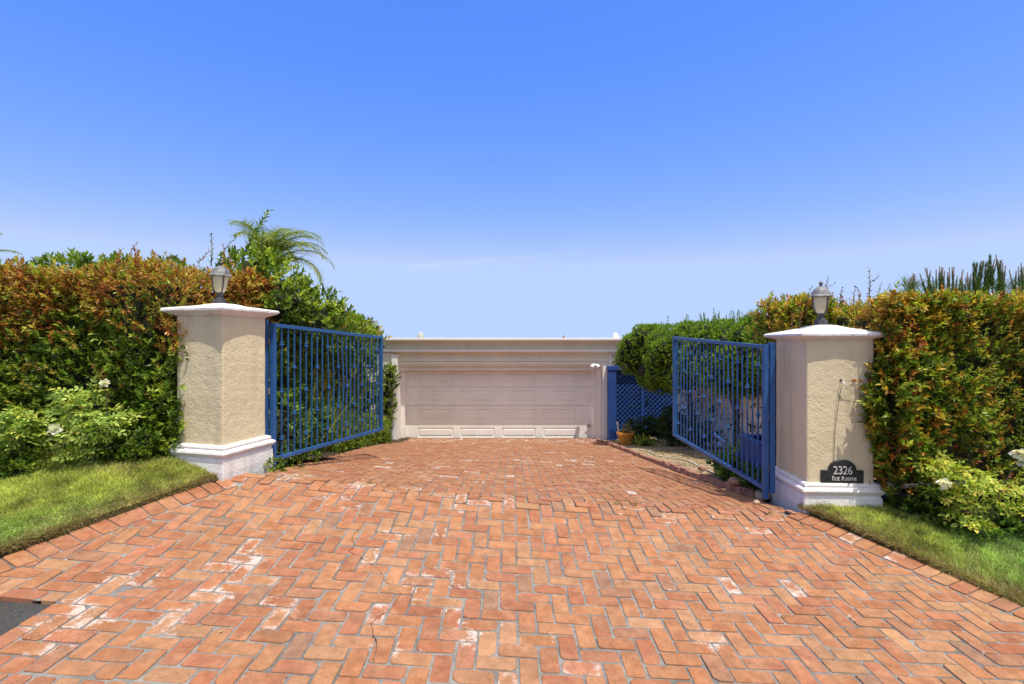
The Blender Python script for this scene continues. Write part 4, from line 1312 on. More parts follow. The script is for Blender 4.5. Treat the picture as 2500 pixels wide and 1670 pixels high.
# ---- right hedge
zt_r = lz(740, 4.5); zb_r = E-1.48
def col_right(p, h):
    h = h + .12*wob(p, 3.5, 0) + .06*wob(p, 9, 2)
    hot = np.clip((h-.70)/.2, 0, 1); n = len(p)
    bl = np.clip(.5+wob(p, 4, 1)*.9, 0, 1)
    return np.array([1.08,1.0,.85])*tri_col(n, (1-hot)*1.25+.25+.5*bl, .40+.25*bl, .15+.25*hot+.20*(1-bl), .42+.62*hot)
fr = 4.40; XR1 = 6.3
patches = [((3.27,fr,zb_r+.16),(XR1-3.27,0,0),(0,0,zt_r-zb_r-.12),(0,-1,0)),
           ((3.27,fr,zt_r),(XR1-3.27,0,0),(0,1.0,0),(0,0,1)),
           ((3.27,fr,zb_r+.16),(0,.5,0),(0,0,zt_r-zb_r-.12),(-1,0,0)),
           ((2.84,5.32,zt_r-.5),(.5,0,0),(0,0,.58),(0,-1,0)),
           ((2.84,5.32,zt_r+.07),(.5,0,0),(0,.6,0),(0,0,1)),
           ((2.82,5.32,zt_r-.5),(0,.6,0),(0,0,.5),(-1,0,0))]
m = 40
zz_ = np.concatenate([RNG.normal(E-.66,.05,m//2), RNG.uniform(zb_r+.2,zt_r-.3,m//2)])
ex = np.stack([3.24+RNG.normal(0,.025,m)-.04*(np.abs(zz_-E+.66)<.09), 4.50+RNG.normal(0,.03,m), zz_], 1)
hr_t = hedge('dense right hedge of bronze, gold and green leaves beside the numbered pillar', (4.4,4.7,zb_r), patches,
      [(3.30,3.52,fr+.045,4.62,zb_r+.25,zt_r-.14),(3.36,XR1,4.625,5.5,zb_r+.22,zt_r-.10),(2.95,3.329,5.44,5.95,zb_r,zt_r-.04)], 1350, col_right, zt_r, zb_r, .040, 'hedges beside the gate pillars', (ex, np.tile([[-.6,-.7,.2]],(m,1))), .07)  # first core box added to cast a straight shadow edge on the pillar
for x in (3.5, 3.9, 4.4):
    mb = MB(); mb.tube([(x,4.7,zb_r-.1),(x+.03,4.68,zb_r+.2),(x-.02,4.7,zb_r+.5)], [.035,.028,.02], 7); mb.build('stem', M['bark'], hr_t, True)

# ---- single long shoots standing up out of the hedges
def shoot(label, pts, leafL, pal, n, parent=None, rad=.006):
    """leafy upright stem; child of its hedge"""
    pts = [Vector(p) for p in pts]
    mb = MB(); mb.tube(pts, [rad*(1-.7*i/(len(pts)-1)) for i in range(len(pts))], 5)
    st = mb.build('shoot', M['twig'], parent, True)
    cum = [0]
    for a, b in zip(pts[:-1], pts[1:]): cum.append(cum[-1]+(b-a).length)
    P_, D_, N_ = [], [], []
    for i in range(n):
        s = cum[-1]*(.08+.92*i/(n-1)); k = max(0, min(len(pts)-2, np.searchsorted(cum, s)-1))
        f_ = (s-cum[k])/(cum[k+1]-cum[k]); p = pts[k].lerp(pts[k+1], f_); ax = (pts[k+1]-pts[k]).normalized()
        az = i*2.4+random.gauss(0,.3)
        a = ax.cross(Vector((0,1,.1))).normalized(); b = ax.cross(a)
        rd = a*math.cos(az)+b*math.sin(az)
        d = ax*.75+rd*.7; P_.append(p); D_.append(d); N_.append(ax*.7-rd*.7)
    P_, D_, N_ = (np.array([v[:] for v in q]) for q in (P_, D_, N_))
    L = leafL*RNG.uniform(.75,1.2,n)*np.linspace(1.1,.7,n)
    leaf_mesh('shoot_leaves', M['leaf'], P_, D_, N_, L, L*.5, vary(pick(pal, [1]*len(pal), n), .15), TPL6, parent)
lpt = lambda px, py, Y: P(px, py, Y)
for pts, n, L in (([(590,640),(605,600),(620,570),(640,540),(655,516)], 34, .085), ([(515,650),(518,615),(516,576)], 15, .05), ([(530,650),(545,615),(560,595),(577,578)], 12, .04), ([(638,620),(640,590),(642,560)], 14, .055)):
    Y = 5.35
    shoot('', [lpt(x, y, Y) for x, y in pts], L, GREEN+LIME[:1] , n, hl_t)
for pts, n, L in (([(310,640),(322,610),(335,592)], 12, .035), ([(330,640),(338,612)], 10, .035), ([(372,640),(376,618)], 8, .035), ([(395,640),(385,622)], 8, .03), ([(36,640),(40,628)], 8, .035), ([(445,645),(450,632)], 8, .04),
                  ([(485,640),(500,625),(512,610)], 10, .035), ([(540,650),(548,625),(545,600)], 12, .035), ([(565,650),(560,620)], 10, .035), ([(420,650),(418,634)], 8, .03)):
    shoot('', [lpt(x, y, 5.0) for x, y in pts], L, BRONZE, n, hl_t, .004)
for pts, n, L in (([(2122,722),(2124,690),(2122,656)], 12, .03), ([(2124,690),(2140,680),(2145,672)], 7, .025), ([(2012,712),(2020,690),(2022,676)], 9, .028), ([(2020,700),(2035,694)], 6, .025), ([(2052,718),(2056,705)], 6, .03), ([(2160,715),(2172,697)], 6, .03),
                  ([(1970,745),(1975,715),(1982,700)], 10, .03), ([(1955,765),(1950,745),(1962,735)], 10, .03), ([(1935,775),(1932,762)], 7, .028), ([(2085,718),(2088,703)], 6, .03), ([(2100,715),(2090,700)], 6, .03),([(2145,712),(2152,692)], 7, .03)):
    L *= 1.3; n = int(n*1.6)
    shoot('', [lpt(pts[0][0]-2, pts[0][1]+34, 5.1)]+[lpt(x, y, 5.1) for x, y in pts], L, [(.16,.06,.03),(.22,.08,.03),(.12,.07,.03)], n, hr_t, .004)
for pts, n in (([(1975,770),(1962,750),(1958,735),(1965,715)], 16), ([(1985,760),(1975,735),(1968,722)], 14), ([(1995,750),(1990,725),(1985,708)], 14), ([(1950,785),(1940,772)], 10)):
    shoot('', [lpt(pts[0][0]+4, pts[0][1]+24, 5.35)]+[lpt(x, y, 5.35) for x, y in pts], .036, BRONZE+GOLD, n, hr_t, .004)

# ---- generic shrub
def shrub(name, label, cat, ells, n, K, leafL, ratio, pal, wts, tpl=TPL4, mat='leaf', group=None, core=.68, inner=.25, stem=.09, up=.6, spread=(1.15,.45), zmin=None, zmax=None, stems=None, base=None, hi=None, amt=.2):
    c0 = ells[0][0]
    zb = min(c[2]-r[2] for c, r in ells) if base is None else base
    t = thing(name, label, cat, (c0[0], c0[1], zb), group)
    p, nrm = ellip_pts(ells, n, inner)
    p = p + nrm*(.05*wob(p, 7, 0)+.03*wob(p, 16, 1))[:,None]*min(1, ells[0][1][0]/.3)
    if zmin is not None: k = p[:,2] > zmin; p = p[k]; nrm = nrm[k]
    if zmax is not None:
        o = p[:,2] > zmax; p[o,2] = zmax + RNG.normal(0,.02,o.sum()); nrm[o] = (0,0,1)
    ax = nrm*.8 + np.array([0,0,up]) + RNG.normal(0,.35,p.shape)
    a, d, nn, ix, tt = sprigs(p, ax, K, stem*RNG.uniform(.7,1.3,len(p)), spread)
    c = pick(pal, wts, len(p))[ix]
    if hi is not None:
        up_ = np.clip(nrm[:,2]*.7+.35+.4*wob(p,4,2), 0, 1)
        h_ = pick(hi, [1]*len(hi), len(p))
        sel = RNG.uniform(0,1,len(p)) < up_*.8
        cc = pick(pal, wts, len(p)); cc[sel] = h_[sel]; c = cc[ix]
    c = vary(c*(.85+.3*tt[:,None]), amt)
    L = leafL*RNG.uniform(.7,1.25,len(a))
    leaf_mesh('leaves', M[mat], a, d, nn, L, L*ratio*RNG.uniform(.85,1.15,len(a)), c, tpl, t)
    if core: core_mesh('dark_core', ells, core, t)
    if stems:
        b = (c0[0], c0[1], zb-.04) if stems is True else stems
        tips = [tuple(p[i]*.85+np.array(c0)*.15) for i in RNG.integers(0, len(p), 7)]
        stems_mesh('stems', b, tips, .012, t)
    return t

# ---- glossy shrubs down the left side of the drive, behind the gate
LG = 'tall shrubs along the left of the drive'
shrub('tall_shrub', 'tall green shrub with rising shoots behind the left lantern', 'shrub',
      [((-2.78,5.95,E+.48),(.42,.5,.42)),((-3.05,6.0,E-.5),(.45,.7,.8)),((-2.98,5.9,E+.72),(.26,.35,.30)),((-2.55,6.35,E+.25),(.38,.5,.36))], 1500, 10, .062, .5, GREEN, [3,4,3,1], TPL6, group=LG, hi=LIME+GREEN[1:3], stem=.11, base=E-1.6)
shrub('tall_shrub', 'broad glossy green shrub right behind the left gate', 'shrub',
      [((-2.92,7.5,E+.12),(.58,.9,.42)),((-3.3,7.5,E-.7),(.5,.95,.9)),((-2.88,8.4,E+.02),(.48,.6,.40))], 1500, 10, .07, .45, GREEN, [3,4,3,1], TPL6, group=LG, hi=LIME+GOLD[:1], stem=.11, base=E-1.8)
shrub('tall_shrub', 'yellow green shrub tapering down towards the garage', 'shrub',
      [((-3.12,9.6,E+.02),(.55,.9,.42)),((-3.4,9.6,E-.9),(.48,.95,.95)),((-3.5,10.8,E-.07),(.5,.8,.42))], 1300, 10, .075, .45, GREEN, [2,4,4,1], TPL6, group=LG, hi=GOLD+LIME, stem=.12, base=E-2.1)
shrub('tall_shrub', 'dark leaved shrub at the garage end of the left planting', 'shrub',
      [((-3.68,12.3,E-.02),(.45,.6,.45)),((-3.75,12.3,E-1.2),(.45,.7,1.1))], 800, 9, .10, .36, GREEN, [2,4,2,2], TPL6, group=LG, hi=LIME[:1]+GREEN, stem=.16, base=E-2.4)
shrub('wall_creeper', 'narrow column of leaves climbing the wall left of the garage door', 'climbing plant',
      [((-3.22,13.45,E-.95),(.17,.22,.35)),((-3.32,13.5,E-1.35),(.16,.2,.35)),((-3.28,13.45,E-1.75),(.17,.2,.35))], 300, 8, .07, .45, GREEN, [2,3,4,1], TPL6, hi=LIME, core=.55, stem=.1, base=E-2.5)
# low clipped hedge at the foot
bh = thing('box_hedge', 'low clipped hedge edging the left of the drive below the gate', 'hedge', (-2.7,9.0,E-2.2))
pts_e = [(-2.45,6.4),(-2.62,8.0),(-2.83,10.0),(-3.02,12.0),(-3.14,13.2)]
P_, N_ = [], []
for a, b in zip(pts_e[:-1], pts_e[1:]):
    L_ = math.hypot(b[0]-a[0], b[1]-a[1]); m = int(L_*420)
    u = RNG.uniform(0,1,m); zf = RNG.uniform(0,1,m)
    x = a[0]+(b[0]-a[0])*u - .06; y = a[1]+(b[1]-a[1])*u
    h_ = .50+.05*np.sin(y*3)
    P_.append(np.stack([x+RNG.normal(0,.03,m)-.03*wob(np.stack([x,y,zf],1),6), y, gz(x,y)+zf*h_], 1)); N_.append(np.tile([[.95,-.3,.05]], (m,1)))
    w = RNG.uniform(0,.6,m)
    P_.append(np.stack([x-w, y, gz(x,y)+h_+RNG.normal(0,.025,m)], 1)); N_.append(np.tile([[0,0,1.]], (m,1)))
m = 160; P_.append(np.stack([-3.16-RNG.uniform(0,.5,m), 13.28+RNG.normal(0,.03,m), float(gz(-3,13.2))+RNG.uniform(0,.5,m)],1)); N_.append(np.tile([[.2,.9,.1]], (m,1)))
p = np.concatenate(P_); n = np.concatenate(N_)
a, d, nn, ix, tt = sprigs(p, n*.8+np.array([0,0,.5])+RNG.normal(0,.4,p.shape), 8, .07)
cc = np.where((n[ix][:,2:3] > .5), pick(GOLD+LIME, [1,1,1,2,2,2], len(a)), pick(GREEN+LIME[:1], [3,4,4,1,2], len(a)))
L = .042*RNG.uniform(.7,1.3,len(a))
leaf_mesh('leaves', M['leaf'], a, d, nn, L, L*.5, vary(cc,.2), TPL4, bh)
mb = MB()
for a_, b_ in zip(pts_e[:-1], pts_e[1:]):
    r0 = []
    for q in (a_, b_):
        g0 = float(gz(*q)); r0.append([(q[0]-.14,q[1],g0-.1),(q[0]-.14,q[1],g0+.42),(q[0]-.62,q[1],g0+.42),(q[0]-.62,q[1],g0-.1)])
    mb.loft(r0)
mb.build('dark_core', M['inner'], bh)  # solid dark filling, painted shade behind the leaves
# rosette shrubs in front, poking through the gate bars
for (x, y, r_, lab) in ((-2.66,5.75,.34,'rounded shrub with long leaf rosettes nearest the left gate hinge'), (-2.62,6.45,.32,'rounded shrub with long leaf rosettes behind the middle of the left gate')):
    g0 = float(gz(x, y))
    shrub('rosette_shrub', lab, 'shrub', [((x,y,g0+.36),(r_,r_,.36)),((x+.02,y-.1,g0+.2),(r_*.85,r_*.9,.26))], 190, 13, .095, .26,
          [(.12,.22,.045),(.17,.28,.06),(.22,.33,.09)], [3,3,1], TPLOB, group='rosette shrubs behind the left gate', stem=.05, spread=(1.3,.55), up=.7, core=.72, base=g0)
for (x, y, n_, lab) in ((-2.62,7.3,26,'clump of upright sword leaves behind the left gate middle'), (-2.46,6.05,9,'few leaning sword leaves among the rosettes near the left gate hinge')):
    g0 = float(gz(x, y)); sw = thing('sword_leaf_clump', lab, 'plant', (x, y, g0), 'sword leaved clumps behind the left gate')
    pos = np.stack([x+RNG.normal(0,.12,n_), y+RNG.normal(0,.15,n_), np.full(n_, g0+.25)], 1)
    leaf_mesh('leaves', M['leaf'], pos, np.stack([RNG.normal(.12,.25,n_), RNG.normal(0,.25,n_), np.ones(n_)],1), RNG.normal(size=(n_,3)), RNG.uniform(.45,.85,n_), .035, vary(pick([(.22,.30,.07),(.30,.34,.10),(.14,.22,.05)],[1,1,1],n_)), TPLN, sw)
# little weeds along the brick edge
for i, (px, py) in enumerate(((895-170,1140),(690,1150),(770,1128))):
    q = G(px, py); g0 = float(gz(*q))
    shrub('edge_weed', ['small leafy weed at the foot of the low left hedge','weed sprouting beside the left hinge stile','tiny weed on the brick edge under the left gate'][i], 'weed',
          [((q[0]-.06,q[1],g0+.05),(.09,.1,.06))], 26, 7, .035, .5, LIME+GREEN, [1]*7, TPL6, group='weeds along the left brick edge', core=0, stem=.04, base=g0)

# ---- plants showing above the left hedge
for i, (px, w) in enumerate(((140,46),(190,60),(250,60),(300,50),(345,30),(422,24))):
    x = gx(px, 5.7); z = lz(652+abs(px-190)*.05, 5.7)
    shrub('pittosporum', ['dark leathery rosette bush showing above the left end of the hedge','tallest leathery rosette bush above the left hedge','leathery green bush above the hedge middle','leathery bush beside the red shoots above the left hedge','small leathery bush peeping over the red hedge top','lone green sprig bush above the hedge left of the lantern'][i], 'shrub',
          [((x,5.75,z-.03),(w*5.7/F*.9,.25,.12)),((x,5.8,z-.3),(w*5.7/F,.3,.25))], 80, 13, .085, .3, GREEN, [2,4,3,2], TPLOB, group='leathery bushes behind the left hedge', hi=GREEN[1:3]+LIME[2:], stem=.05, spread=(1.2,.5), up=.9, core=0, base=E-1.1)

# ---- palm
def palm(label, base, crown, fronds, flen, droop=1.0, width=.26, sides=None, group=None):
    t = thing('palm_tree', label, 'palm tree', base, group)
    base = Vector(base); crown = Vector(crown)
    mb = MB(); k = 8
    mb.tube([base.lerp(crown, i/k)+Vector((.03*math.sin(i),0,0)) for i in range(k+1)], [.13-.05*i/k for i in range(k+1)], 9)
    mb.build('trunk', M['bark'], t, True)
    for az, el in fronds:
        pts = []; L = flen*random.uniform(.85,1.1)
        p = crown.copy(); dirh = Vector((math.cos(az), math.sin(az), 0)); e = el
        n = 14
        for i in range(n+1):
            pts.append(p.copy()); p = p + (dirh*math.cos(e)+Vector((0,0,math.sin(e))))*(L/n); e -= droop*(1.9/n)*(0.4+1.1*i/n)
        mb = MB(); mb.tube(pts, [.014*(1-.85*i/n)+.002 for i in range(n+1)], 5)
        fr_ = mb.build('frond', M['twig'], t, True)
        m = 70; ps, ds, ns, ls = [], [], [], []
        for q in range(m):
            s = .08+.92*q/m; i = min(int(s*n), n-1); f_ = s*n-i
            c = pts[i].lerp(pts[i+1], f_); tg = (pts[i+1]-pts[i]).normalized()
            sd = tg.cross(Vector((0,0,1))); sd = sd.normalized() if sd.length > .05 else Vector((1,0,0))
            upv = sd.cross(tg)
            for sg in (-1, 1):
                d = sd*sg*.8+tg*.75+upv*random.gauss(.12,.22)-Vector((0,0,.22)); ps.append(c[:]); ds.append(d[:]); ns.append((upv+sd*.2*sg)[:])
                ls.append(width*math.sin(math.pi*min(.97, .14+.8*s))**.7*random.uniform(.85,1.1))
        c_ = vary(pick([(.20,.27,.04),(.27,.33,.05),(.14,.20,.03),(.38,.36,.09)], [3,3,2,1], len(ps)), .15)
        leaf_mesh('leaflets', M['leaf'], np.array(ps), np.array(ds), np.array(ns), np.array(ls), .021, c_, TPLN, fr_)
    return t
Yp = 12.0
crown = P(648, 655, Yp)
palm('feathery palm crown arching out of the shrubs behind the left lantern', (crown.x-.3, Yp+.3, E-1.6), crown,
     [(R(0),R(66)),(R(12),R(45)),(R(-15),R(28)),(R(40),R(78)),(R(160),R(84)),(R(-60),R(66)),(R(85),R(60)),(R(-25),R(58)),(R(-100),R(78)),(R(5),R(80)),(R(-8),R(52)),(R(25),R(62)),(R(-40),R(74)),(R(8),R(34))], 1.75, 1.25, .44)
cr2 = P(-75, 625, 11)
palm('palm almost outside the frame, one frond tip above the left hedge', (cr2.x, 11.2, E-1.5), cr2, [(R(10),R(22)),(R(-40),R(50)),(R(90),R(60)),(R(170),R(40)),(R(230),R(50))], .95, .5, .2)

# ---- clipped juniper on the right
jt = thing('cloud_pruned_juniper', 'flat topped juniper clipped into billowing lobes above the right gate', 'juniper', (3.3,9.2,E-2.0))
zj0 = lz(795, 11.0)
ells = []
for y in np.arange(6.6, 11.4, .75):
    fr_ = (y-6.6)/4.8
    ells.append(((4.35-1.05*fr_, y, zj0-.36), (.68, .66, .36)))
ells += [((2.98,11.05,zj0-.46),(.60,.52,.44)),((2.72,11.1,zj0-.72),(.34,.4,.32)),((2.95,10.75,zj0-.95),(.36,.4,.30)),((3.05,10.2,zj0-.88),(.4,.4,.32)),((3.25,9.6,zj0-.9),(.4,.45,.32)),
         ((3.0,9.9,zj0-.55),(.36,.45,.34)),((3.42,8.8,zj0-.62),(.42,.5,.36)),((3.62,7.9,zj0-.62),(.40,.5,.34)),((3.8,7.0,zj0-.6),(.42,.5,.34)),((3.15,10.5,zj0-1.08),(.35,.35,.26)),((3.6,8.4,zj0-.9),(.4,.5,.3))]
KJ = 1.10
ells = [((c[0]*KJ, c[1]*KJ, E+(c[2]-E)*KJ), tuple(v*KJ for v in r)) for c, r in ells]
zj = E+(zj0-E)*KJ
# billowing lobes all over the big masses
lp, ln_ = ellip_pts(ells, 620, 0)
vis_ = (lp[:,0] < 4.95-.22*(lp[:,1]-7.3)) & (lp[:,2] < zj-.02)
lp = lp[vis_]; ln_ = ln_[vis_]
lobes = []
for q, nq in zip(lp, ln_):
    if all(np.linalg.norm((q-l[0])/np.array((1,1,.8))) > .27 for l in lobes):
        r = random.uniform(.17,.26); lobes.append((q-nq*r*.45, (r, r, r*.82)))
lob = [(tuple(c), r) for c, r in lobes]
p1, n1 = ellip_pts(lob, 24000, .1)
p2, n2 = ellip_pts(ells, 9000, .1)
k2 = (p2[:,2] > zj-.16); p2 = p2[k2]; n2 = n2[k2]
p = np.concatenate([p1, p2]); n = np.concatenate([n1, n2])
o_ = p[:,2] > zj; p[o_,2] = zj-.03+RNG.normal(0,.018,o_.sum())
p = p + n*(.03*wob(p,18,1))[:,None]
ax = n*.95+np.array([0,0,.45])+RNG.normal(0,.28,p.shape)
a, d, nn, ix, tt = sprigs(p, ax, 10, .05, (.9,.3), .22)
c = pick([(.15,.25,.022),(.21,.33,.03),(.27,.40,.04),(.105,.18,.02)], [3,4,3,1], len(p))[ix]
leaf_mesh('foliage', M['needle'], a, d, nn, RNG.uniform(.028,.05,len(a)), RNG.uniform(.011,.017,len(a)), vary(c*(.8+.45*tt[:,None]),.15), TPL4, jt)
core_mesh('dark_core', [(c, tuple(v*1.06 for v in r)) for c, r in ells]+[(c, tuple(v*.95 for v in r)) for c, r in lob], .78, jt)
m = 110
yy_ = RNG.uniform(7.0,10.2,m); p = np.stack([4.78-.22*(yy_-7.26)-.3+RNG.normal(0,.3,m), yy_, zj-.04+RNG.uniform(0,.02,m)], 1)
a, d, nn, ix, tt = sprigs(p, np.tile([[0,0,1.]],(m,1))+RNG.normal(0,.12,(m,3)), 12, RNG.uniform(.04,.2,m), (.6,.2))
leaf_mesh('new_growth', M['needle'], a, d, nn, .06, .012, vary(pick([(.14,.23,.025),(.17,.27,.03)],[1,1],len(a)),.15), TPL4, jt)
for x, y in ((3.95,11.3),(4.2,9.6),(4.5,7.9)):
    mb = MB(); g0 = zdirt(x, y); mb.tube([(x,y,g0-.1),(x+.08,y+.05,g0+.5),(x-.05,y,g0+1.0),(x,y,zj-.5)], [.10,.085,.07,.05], 9)
    tr_ = mb.build('trunk', M['bark'], jt, True)
shrub('trellis_filler', 'added dark filler foliage darkening the holes of the blue trellis', 'shrub', [((3.3,14.15,E-1.5),(.8,.35,1.2)),((4.3,14.2,E-1.5),(.8,.35,1.2))], 260, 8, .09, .4, GREEN[:1]+GREEN[3:], [1,1], TPL6, core=.95, base=E-2.7)  # shrub added to keep the gaps behind the lattice dark
# shade plants under it
def low(label, x, y, r_, h, pal, n=90, L=.06, cat='plant', ratio=.4, name='shade_plant', group='shade plants at the foot of the blue trellis', tpl=TPL6):
    g0 = zdirt(x, y)
    return shrub(name, label, cat, [((x,y,g0+h*.5),(r_,r_,h*.55))], n, 8, L, ratio, pal, [1]*len(pal), tpl, group=group, core=.5, stem=.09, base=g0, inner=.5, up=.8)
DK = [(.04,.085,.02),(.06,.11,.025),(.09,.13,.04)]
low('grassy dark plant just right of the clay pot', 3.05, 12.5, .24, .42, DK, 80, .11, ratio=.2)
low('leafy dark plant below the trellis mullion', 3.45, 12.6, .26, .5, DK, 90, .09)
low('taller feathery plant at the right end of the trellis', 3.55, 11.3, .28, .8, DK, 130, .12, ratio=.22)
low('low lime ground plant in the sun patch near the clay pot', 3.05, 11.7, .24, .14, LIME, 60, .05)
low('dark seedling bush beside the juniper trunk', 3.7, 10.2, .25, .5, DK, 80, .08)
IV = [(.05,.10,.022),(.08,.15,.03),(.12,.2,.04)]
for i, (x, y, r_, h) in enumerate(((2.66,6.35,.17,.22),(2.60,6.0,.14,.16),(2.72,5.72,.16,.18),(2.58,5.35,.12,.12))):
    low(['jagged leaved weed on the dirt edge in front of the right gate','small dark weed between edging bricks and right gate','leafy weed under the lower rail of the right gate','straggly weed at the rock near the right gate post'][i], x, y, r_, h, IV, 60, .06, 'weed', .55, 'bed_weed', 'weeds at the edge of the dirt bed')
low('bright green young shrub left of the blue planter box', 2.48+.28, 6.2, .16, .42, LIME+GREEN[1:3], 90, .06, 'shrub', .5, 'young_shrub', None)
low('small green shrub growing in the blue planter box', bx0+.3, by0+.27, .17, .1, LIME+GREEN, 40, .05, 'plant', .5, 'planter_plant', None)
bpy.data.objects['planter_plant'].location.z += zt_-zb0-.12
# vine on the cream wall
vn = thing('wall_vine', 'dark vine leaves trailing over the cream garden wall', 'vine', (4.22,7.5,E-1.9))
m = 230
p = np.stack([np.full(m,4.22), RNG.uniform(6,13,m), E-.7-RNG.uniform(0,1,m)**1.6*1.3], 1)
k = wob(p, 3.5, 1) > -.1; p = p[k]; m = len(p)
a, d, nn, ix, tt = sprigs(p, np.tile([[-.5,0,-.6]],(m,1))+RNG.normal(0,.5,(m,3)), 7, .12)
leaf_mesh('leaves', M['leaf_matte'], a, d, nn, .06, .045, vary(pick(DK,[1,1,1],len(a))), TPL6, vn)
stems_mesh('stems', (4.22,8,E-2.2), [tuple(q) for q in p[::12]], .008, vn, wig=.02)

# ---- pines behind the right hedge
def pine(label, px0, px1, tops, Y, seed):
    x0, x1 = gx(px0, Y), gx(px1, Y); xc = (x0+x1)/2
    t = thing('young_pine', label, 'pine tree', (xc, Y, E-1.2), 'young pines behind the right hedge')
    mb = MB(); mb.tube([(xc,Y,E-1.4),(xc+.03,Y,E-.2),(xc,Y,E+.7)], [.09,.07,.04], 8); mb.build('trunk', M['bark'], t, True)
    ps, ds, ls, cl_ = [], [], [], []
    cand = MB(); limb = MB()
    for px, py, dense in tops:
        tip = P(px, py, Y+random.uniform(-.3,.3)); lean = random.gauss(0,.05)
        Ln = random.uniform(.45,.6)
        b = tip+Vector((lean*1.2+ (xc-tip.x)*.18, random.uniform(-.08,.08), -Ln)); ax = (tip-b).normalized()
        limb.tube([Vector((xc, Y, E+.15)), b.lerp(Vector((xc,Y,E+.3)), .4)-Vector((0,0,.1)), b], [.02,.014,.01], 5)
        bare = random.uniform(.12,.24) if not dense else random.uniform(.0,.06)
        cand.tube([b, b.lerp(tip, .6), tip], [.011,.010,.008], 6)
        m = int(190*(1.0+.8*dense))
        for q in range(m):
            s = random.random()**1.1*(1-bare/Ln)
            a1 = random.uniform(0,6.28); sd = Vector((math.cos(a1), math.sin(a1), 0))
            ps.append((b+ax*Ln*s)[:]); k_ = random.uniform(.08,.26)*(1.3-.7*s)*(1+.7*dense)
            ds.append((ax+sd*k_)[:]); ls.append(random.uniform(.09,.15)*(1.15-.5*s))
    # open lower needles
    for q in range(260):
        px = random.uniform(px0, px1); c0 = P(px, 735-random.random()*45, Y+random.uniform(-.4,.4)); a1 = random.uniform(0,6.28)
        ps.append(c0[:]); ds.append((math.cos(a1)*.6, math.sin(a1)*.6, random.uniform(.2,1))); ls.append(random.uniform(.15,.26))
    ps = np.array(ps); ds = np.array(ds)
    c = vary(pick([(.09,.15,.025),(.12,.19,.03),(.07,.12,.02),(.17,.24,.04)],[3,3,2,1],len(ps)),.15)
    leaf_mesh('needles', M['needle'], ps, ds, RNG.normal(size=ps.shape), np.array(ls), .009, c, TPLN, t)
    cand.build('candles', M['candle'], t, True); limb.build('limbs', M['bark'], t, True)
M['candle'] = m_plain('pine candle', (.10,.075,.05), (.15,.11,.07), 30, .8)
rt = lambda lst, dn: [(2200+x*.1278, 600+y*.1278, dn) for x, y in lst]
pine('leftmost low young pine with thin candles over the right hedge', 2205, 2240, rt([(135,700),(160,630),(205,575),(235,520),(260,545)],0), 8.4, 1)
pine('young pine with many thin brown candles above the right hedge', 2245, 2370, rt([(355,525),(455,430),(490,420),(565,475),(600,585),(670,450),(735,400),(770,400),(800,415),(830,480),(885,500),(925,415),(975,405),(1010,395),(1075,570),(1160,505),(1185,450),(1240,585),(1265,510),(1330,545)],0), 8.8, 2)
pine('bushiest young pine with thick green shoots above the right hedge', 2378, 2465, rt([(1385,325),(1445,350),(1530,305),(1575,285),(1665,310),(1700,230)],1)+rt([(1785,260),(1810,170),(1840,260),(1860,290),(1945,330),(1995,375)],0)+rt([(1900,310),(1620,340),(1390,570)],1), 8.2, 3)
pine('young pine cut off by the right edge of the photo', 2462, 2560, rt([(2065,460),(2240,400),(2290,325),(2335,400),(2200,480)],0)+rt([(2380,350),(2480,300),(2600,380),(2700,330)],1), 8.4, 4)

# ---- roses
def rose(label, ells, n, pal, blooms, extra_st=(), nst=8):
    c0 = ells[0][0]; zb = min(c[2]-r[2] for c, r in ells)-.1
    g0 = min(float(gz(np.clip(c0[0],-2.9,2.9), c0[1]))+.05, zb+.2)
    t = thing('rose_bush', label, 'rose bush', (c0[0], c0[1], g0), 'white rose bushes in front of the hedges')
    p, nrm = ellip_pts(ells, n, .6)
    nrm = nrm*.5+np.array([0,-.25,.75])+RNG.normal(0,.3,p.shape)
    # compound leaf: 5 leaflets on a flat rachis
    ax = unit(nrm+RNG.normal(0,.5,p.shape)); h = unit(np.stack([RNG.normal(size=len(p)), RNG.normal(size=len(p))-.4, RNG.normal(0,.25,len(p))-.05],1))
    s = unit(np.cross(h, ax)); up_ = np.cross(s, h)
    A, D, Nn, Lx = [], [], [], []
    for off, sg, fw, sc in ((.35,1,.5,.85),(.35,-1,.5,.85),(.7,1,.6,1),(.7,-1,.6,1),(1.0,0,1,1.15)):
        A.append(p+h*off*.085); D.append(s*sg*.8+h*fw+up_*RNG.normal(.05,.15,(len(p),1))); Nn.append(up_+s*RNG.normal(0,.15,(len(p),1))); Lx.append(np.full(len(p), .042*sc))
    a = np.concatenate(A); d = np.concatenate(D); nn = np.concatenate(Nn); L = np.concatenate(Lx)*RNG.uniform(.75,1.2,len(a))
    cp = pick(pal, [1]*len(pal), len(p)); c = vary(np.concatenate([cp]*5), .14)
    leaf_mesh('leaves', M['leaf_matte'], a, d, nn, L, L*.62, c, TPL6, t)
    tips = [tuple(p[i]) for i in RNG.integers(0, len(p), nst)]+list(extra_st)
    stems_mesh('canes', (c0[0], c0[1], g0-.05), tips, .011, t)
    for b, r_ in blooms:
        b = np.array(b)
        m = 34; u = unit(RNG.normal(size=(m,3))+np.array([0,-.7,.5])); lay = RNG.uniform(.1,1,m)[:,None]
        leaf_mesh('bloom', M['petal'], b+u*r_*.25*lay, u+RNG.normal(0,.25,(m,3)), RNG.normal(size=(m,3))*.5+np.array([0,-.4,.8]), r_*RNG.uniform(.7,1.05,m), r_*.95, vary(pick([(.82,.80,.76),(.86,.80,.72),(.80,.78,.78)],[1,1,1],m),.03), TPL6, t)
    return t
